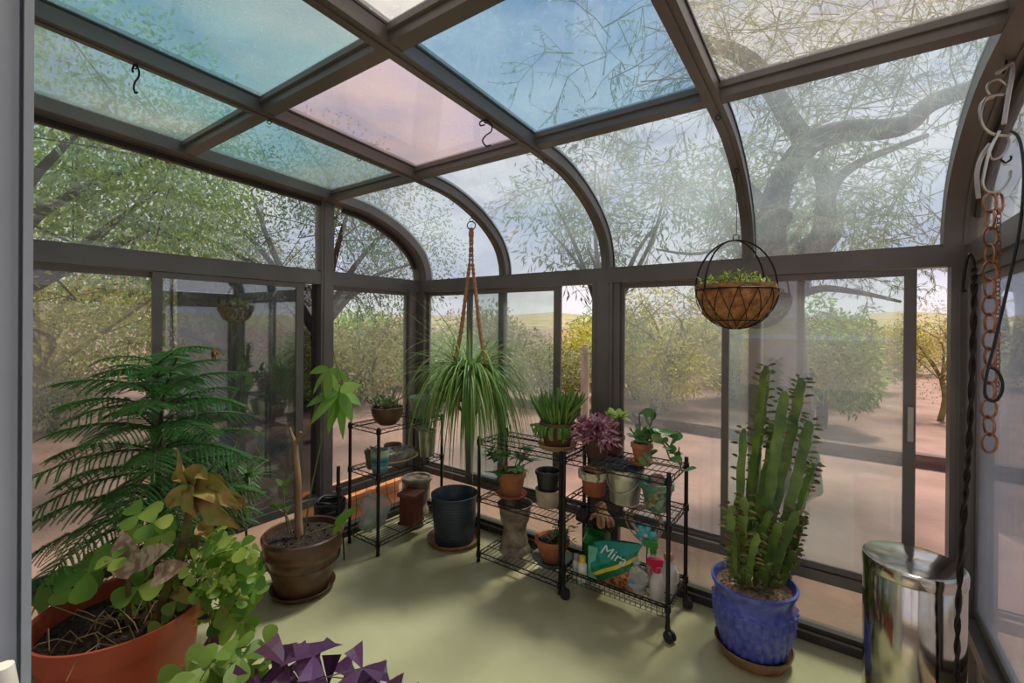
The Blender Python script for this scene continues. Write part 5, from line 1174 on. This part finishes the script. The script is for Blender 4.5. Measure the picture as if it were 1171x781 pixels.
# spider plant in macrame hanger
HP = V((rx(1), -.345, zin(-.345))); D7 = dep(HP); r = thing('hanging_spider_plant', 'spider plant hanging in a tan macrame hanger in front of the corner windows', 'hanging plant', HP)
e = MB().tube([(0, 0, .012), (0, 0, -.03)], .0025, 6); torus(e, (0, 0, -.042), .012, .0022, 'y', rot=.5); e.build('hook', IRON, r)
e = MB(); torus(e, (0, 0, -.078), .027, .0035, 'y', rot=.6); e.build('ring', IRON, r)
ZP = -1.06
MAC = mat('macrame_cord', S(196, 138, 98), S(158, 108, 76), rough=.85, scale=60, bump=.4, bscale=120)
cd = MB(); kn = MB(); cam_r = V((rt.x, rt.y, 0)).normalized(); cam_f = V((fw.x, fw.y, 0)).normalized()
for k in range(4):
    a = (-.35, .35, PI-.35, PI+.35)[k]; o = cam_r*math.cos(a)+cam_f*math.sin(a)
    P = [V((0, 0, -.10))+o*.006, V((0, 0, -.25))+o*.008, V((0, 0, -.36))+o*.014, V((0, 0, -.55))+o*.038, V((0, 0, -.78))+o*.068, V((0, 0, ZP))+o*.122, V((0, 0, ZP-.16))+o*.112, V((0, 0, ZP-.27))+o*.02, V((0, 0, ZP-.30))]
    ln = smoothline(P, 8); n = len(ln)
    for ph in (0, PI):
        cd.tube([p+cam_r*.0055*math.cos(i*1.3+ph)+cam_f*.0055*math.sin(i*1.3+ph) for i, p in enumerate(ln)], .0042, 6, False)
    sg_ = ln[int(n*.22):int(n*.66)]; fine_ = smoothline(sg_, 4); MB().tube(fine_, [.0085+.0035*abs(math.sin(i_*.55)) for i_ in range(len(fine_))], 8).build('knotted_sinnet', MAC, r)
cd.tube([(0, 0, -.095), (0, 0, -.18)], .015, 10); kn.tube([(0, 0, -.12), (0, 0, -.15)], .018, 10)
cd.build('macrame_cord', MAC, r); kn.build('wrap_knot', MAC, r)
pm = MB().lathe([(0, 0), (.07, 0), (.09, .02), (.112, .15), (.118, .155), (.118, .17), (.11, .17), (.105, .15), (0, .14)], 36, (0, 0, ZP-.17)); pm.build('pot', mat('brown_clay_pot', S(150, 104, 76), S(124, 84, 60), rough=.8, scale=12), r)
mm = soil_mesh(.102, ZP-.012, 20); mm.build('soil', SOIL, r)
R = random.Random(101); lf = MB(); yl = MB()
for i in range(560):
    w = R.uniform(0, 6.28); q = .07*math.sqrt(R.random()); el = R.uniform(-.1, 1.25); d = V((math.cos(w)*math.cos(el), math.sin(w)*math.cos(el), math.sin(el)))
    b = V((q*math.cos(w), q*math.sin(w), ZP+R.uniform(-.02, .05))); Ls = R.uniform(.38, .78) if i % 4 else R.uniform(.25, .4)
    m = lf if R.random() < .85 else yl
    m.leaf(b, d, (0, 0, 1), Ls, R.uniform(.008, .013), R.uniform(2.6, 4.6) if i % 9 else R.uniform(.6, 1.2), .35, 10, 'strap')
for i in range(60):
    w = R.uniform(0, 6.28); b = V((.11*math.cos(w), .11*math.sin(w), ZP+R.uniform(-.05, .02))); lf.leaf(b, (math.cos(w)*.6, math.sin(w)*.6, -.3), (0, 0, 1), R.uniform(.4, .66), .009, 3.0, .3, 8, 'strap')
lf.build('foliage', leafmat('spider_leaf', [S(76, 116, 48), S(112, 150, 66), S(150, 180, 92), S(92, 132, 56)], .3, .4), r, False); yl.build('pale_leaves', leafmat('pale_spider_leaf', [S(176, 180, 110), S(160, 160, 96)], .3), r, False)

# coir basket
HB_ = V((rx(3), -.345, zin(-.345))); D8 = dep(HB_); r = thing('hanging_basket', 'wire basket lined with brown coir holding yellow green sedum, hanging at right', 'hanging plant', HB_)
def zz(py): return CAM.z-(py-371.3)/FPX*D8-HB_.z
zr, zb, zt = zz(331), zz(375), zz(274)
e = MB().tube([(0, 0, .012), (0, 0, -.01)], .0025, 6); torus(e, (0, 0, -.018), .01, .002, 'y'); e.tube([(0, 0, -.026), (0.002, 0, zt+.03)], .0018, 6); torus(e, (0, 0, zt+.012), .014, .002, 'y', rot=.6); e.build('hanger_wire', IRON, r)
RB2 = .170; m = MB()
for s in (-1, 1):
    ax = (cam_r*math.cos(.30*s)+cam_f*math.sin(.30*s))
    m.tube([V((0, 0, zr+(zt-zr)*math.sin(t)))+ax*RB2*math.cos(t) for t in lerp_list(0, PI, 25)], .0042, 6)
m.tube([(RB2*math.cos(t), RB2*math.sin(t), zr) for t in lerp_list(0, 2*PI, 41)], .004, 6, False)
hb_ = zr-zb
for i in range(14):
    for sg in (-1, 1):
        P = []
        for j in range(9):
            u = j/8; th = u*PI/2*.94; w = 2*PI*i/14+sg*u*.55; P.append(V((RB2*1.015*math.cos(th)*math.cos(w), RB2*1.015*math.cos(th)*math.sin(w), zr-hb_*math.sin(th)*1.015)))
        m.tube(P, .0018, 5, False)
m.tube([(RB2*.62*math.cos(t), RB2*.62*math.sin(t), zr-hb_*.79) for t in lerp_list(0, 2*PI, 33)], .0022, 5, False)
for w in (2.6, -.5): m.tube([cam_r*RB2*.98*math.cos(w)+V((0, 0, zr)), cam_r*RB2*1.25*math.cos(w)+V((0, 0, zr+.02))], .002, 5)
m.build('wire_frame', IRON, r)
pr_ = [(RB2*.99*math.cos(a)*.985, zr-hb_*.985*math.sin(a)) for a in lerp_list(PI/2, 0, 14)]
MB().lathe(pr_+[(RB2*.97, zr+.022), (RB2*.88, zr+.016), (RB2*.8, zr-.025), (0, zr-.03)], 44, wave=lambda q, z, w: q*(1+.035*math.sin(5*w+z*40)+.02*math.sin(13*w-z*70)+.012*math.sin(31*w+z*160))).build('coir_liner', mat('coir', S(150, 96, 54), S(204, 148, 94), rough=.95, scale=34, bump=1., bscale=130, detail=8), r)
R = random.Random(111); lf = MB(); st = MB()
for i in range(54):
    w = R.uniform(0, 6.28); q = .135*math.sqrt(R.random()); b = V((q*math.cos(w), q*math.sin(w), zr-.02)); L = R.uniform(.04, .11)*(1-.4*q/.135); e_ = b+V((R.uniform(-.03, .03), R.uniform(-.03, .03), L+.02)); st.tube([b, e_], [.0025, .002], 4)
    if i % 6 == 0: e_ = b+V((math.cos(w)*.05, math.sin(w)*.05, .03))
    for k in range(12): q2 = rdir(R, -.1, 1); lf.leaf(b.lerp(e_, .4+.05*k), q2, (0, 0, 1), R.uniform(.014, .024), .010, .1, .3, 2, 'obov')
st.build('stem', STEMG, r); lf.build('foliage', leafmat('sedum_leaf', [S(166, 190, 84), S(196, 210, 108), S(132, 164, 66)], .3), r, False)

# hooks, chains and cord at the right
D9 = 1.36
hk = on_x(1141, 78, 3.215); 
g = thing('hook_cluster', 'white and silver wire hooks hanging in a bunch from the right rafter', 'hook', (0, 0, 0))
def tl(pts, w, mt, name, par, dd=0, n=6, per=5):
    q = smoothline([at(x, y, D9+dd) for x, y in pts], per); MB().tube(q, w, n).build(name, mt, par)
tl([(1140, 84), (1148, 78), (1157, 72), (1158, 82), (1153, 110), (1148, 142)], .006, WIREW, 'white_bracket', g)
tl([(1152, 60), (1150, 76), (1147, 84)], .003, IRON, 'screw_eye', g)
tl([(1136, 112), (1129, 104), (1131, 95), (1142, 91), (1152, 100), (1151, 108)], .0032, GALV, 'wire_hook', g, .01)
tl([(1120, 128), (1122, 118), (1132, 112), (1145, 107)], .0035, WIREW, 'wire_hook', g, .005)
tl([(1147, 108), (1128, 112), (1121, 132), (1127, 148), (1143, 155), (1160, 152), (1168, 140)], .0042, GALV, 'wire_hook', g, -.005)
tl([(1143, 150), (1132, 172), (1125, 200), (1124, 212), (1131, 220), (1144, 218), (1154, 206), (1156, 195)], .0042, GALV, 'wire_hook', g, -.01)
tl([(1139, 158), (1132, 172), (1135, 182), (1146, 178), (1154, 165), (1153, 156)], .003, WIREW, 'wire_hook', g, .01)
tl([(1144, 182), (1150, 186), (1156, 182), (1156, 178)], .003, IRON, 'wire_hook', g, .015)
tl([(1132, 165), (1122, 180), (1117, 200), (1119, 227)], .006, WIREW, 'white_strap', g, .01)
COP = mat('copper_chain', S(196, 136, 104), S(150, 96, 74), rough=.35, metal=.7, scale=30)
ch = thing('link_chain', 'copper coloured chain of large oval links hanging from the hooks', 'chain', at(1132, 224, D9-.01)); Och = V(ch.location)
lk0 = None; y = 224
tube_o = MB(); torus(tube_o, (0, 0, 0), .026, .0036, 'y', 20, 6, .78, 1.12, .6); me0 = None
for i in range(15):
    p = at(1132-(i > 11)*1.0+.3*math.sin(i), 232+i*19.6, D9-.01)-Och
    if lk0 is None: lk0 = tube_o.build('link', COP, ch); lk0.location = p
    else:
        q = lk0.copy(); COL.objects.link(q); q.parent = ch; q.location = p; q.rotation_euler.z = (i % 2)*1.25+.1*math.sin(i*3)
lg = lk0.copy(); COL.objects.link(lg); lg.parent = ch; lg.location = at(1143, 232, D9)-Och; lg.rotation_euler.z = .4
c2 = thing('fine_chain', 'thin copper chain of small links beside the large link chain', 'chain', at(1142, 240, D9+.01)); m = MB()
for i in range(42):
    p = at(1142-1.5*i/42+.4*math.sin(i), 242+i*5.2, D9+.01)-V(c2.location); torus(m, p, .0085, .0015, 'y' if i % 2 else 'x', 10, 4, .7, 1.1, .4)
m.build('links', COP, c2)['kind'] = 'stuff'
cm = MB(); q = smoothline([at(x, y, 1.27+dd) for x, y, dd in ((1156, 150, .08), (1166, 160, .04), (1171, 200, 0), (1166, 262, 0), (1152, 330, 0), (1138, 390, 0), (1128, 430, 0), (1127, 452, 0), (1136, 459, 0), (1145, 450, .01), (1146, 436, .01), (1140, 424, .02), (1131, 420, .02))], 6); cm.tube(q, .0038, 7)
tag(cm.build('black_cord', RUBBER), 'black cord with a loop at its end hanging past the right header', 'cord')
D10 = 1.40
rod = thing('shepherd_hook', 'twisted iron plant hook standing in the right corner in front of the bin', 'garden hook', (0, 0, 0))
cl = smoothline([at(x, y, d) for x, y, d in ((1093, 928, 1.42), (1094, 781, 1.42), (1096, 690, 1.41), (1103, 580, 1.40), (1108, 513, 1.39), (1111.7, 420, 1.38), (1114, 340, 1.37), (1114, 305, 1.37))], 14)
zmin = min(p.z for p in cl); cl = [V((p.x, p.y, max(.002, p.z))) for p in cl]
m = MB()
for ph in (0, PI): m.tube([p+rt*.0042*math.cos(i*.75+ph)+fw*.0042*math.sin(i*.75+ph) for i, p in enumerate(cl)], .0046, 6)
m.build('twisted_rod', IRON, rod)
tl2 = smoothline([at(x, y, 1.37) for x, y in ((1114, 312), (1113, 298), (1109, 291), (1106, 296), (1103, 312), (1101.5, 326), (1101, 333), (1104, 332))], 5); MB().tube(tl2, .0045, 6).build('hook', IRON, rod)

# ------------------------------------------------------------------ sky, sun
W_ = bpy.data.worlds.new('sky'); SC.world = W_; W_.use_nodes = True; nt = W_.node_tree; N, L = nt.nodes, nt.links; N.clear()
out = N.new('ShaderNodeOutputWorld'); bg = N.new('ShaderNodeBackground'); L.new(bg.outputs[0], out.inputs[0])
tc = N.new('ShaderNodeTexCoord'); sp = N.new('ShaderNodeSeparateXYZ'); L.new(tc.outputs['Generated'], sp.inputs[0])
cr = N.new('ShaderNodeValToRGB'); e = cr.color_ramp.elements; e[0].position = .0; e[0].color = S(222, 212, 232); e[1].position = .75; e[1].color = S(120, 146, 190); e.new(.22).color = S(176, 188, 214); L.new(sp.outputs['Z'], cr.inputs[0])
mp = N.new('ShaderNodeMapping'); mp.inputs['Scale'].default_value = (1, 1, 2.2); L.new(tc.outputs['Generated'], mp.inputs[0])
no = N.new('ShaderNodeTexNoise'); no.inputs['Scale'].default_value = 2.6; no.inputs['Detail'].default_value = 8; no.inputs['Roughness'].default_value = .55; L.new(mp.outputs[0], no.inputs['Vector'])
cc = N.new('ShaderNodeValToRGB'); cc.color_ramp.elements[0].position = .40; cc.color_ramp.elements[1].position = .58; L.new(no.outputs['Fac'], cc.inputs[0])
mx = N.new('ShaderNodeMix'); mx.data_type = 'RGBA'; L.new(cc.outputs[0], mx.inputs['Factor']); L.new(cr.outputs[0], mx.inputs['A']); mx.inputs['B'].default_value = S(240, 234, 238)
L.new(mx.outputs['Result'], bg.inputs['Color']); bg.inputs['Strength'].default_value = 1.0
sl = bpy.data.lights.new('sun', 'SUN'); sl.energy = 5.0; sl.angle = math.radians(9); sl.color = (1, .95, .86); so = bpy.data.objects.new('sun', sl); COL.objects.link(so)
so.rotation_euler = V((-.12, -.45, -1)).to_track_quat('-Z', 'Y').to_euler(); so.location = (0, 0, 20)

SC.view_settings.view_transform = 'Standard'; SC.view_settings.look = 'None'; SC.view_settings.gamma = 1; SC.view_settings.use_curve_mapping = False; SC.view_settings.exposure = .2
SC.cycles.transparent_max_bounces = 24; SC.cycles.max_bounces = 8; SC.cycles.caustics_reflective = False; SC.cycles.caustics_refractive = False
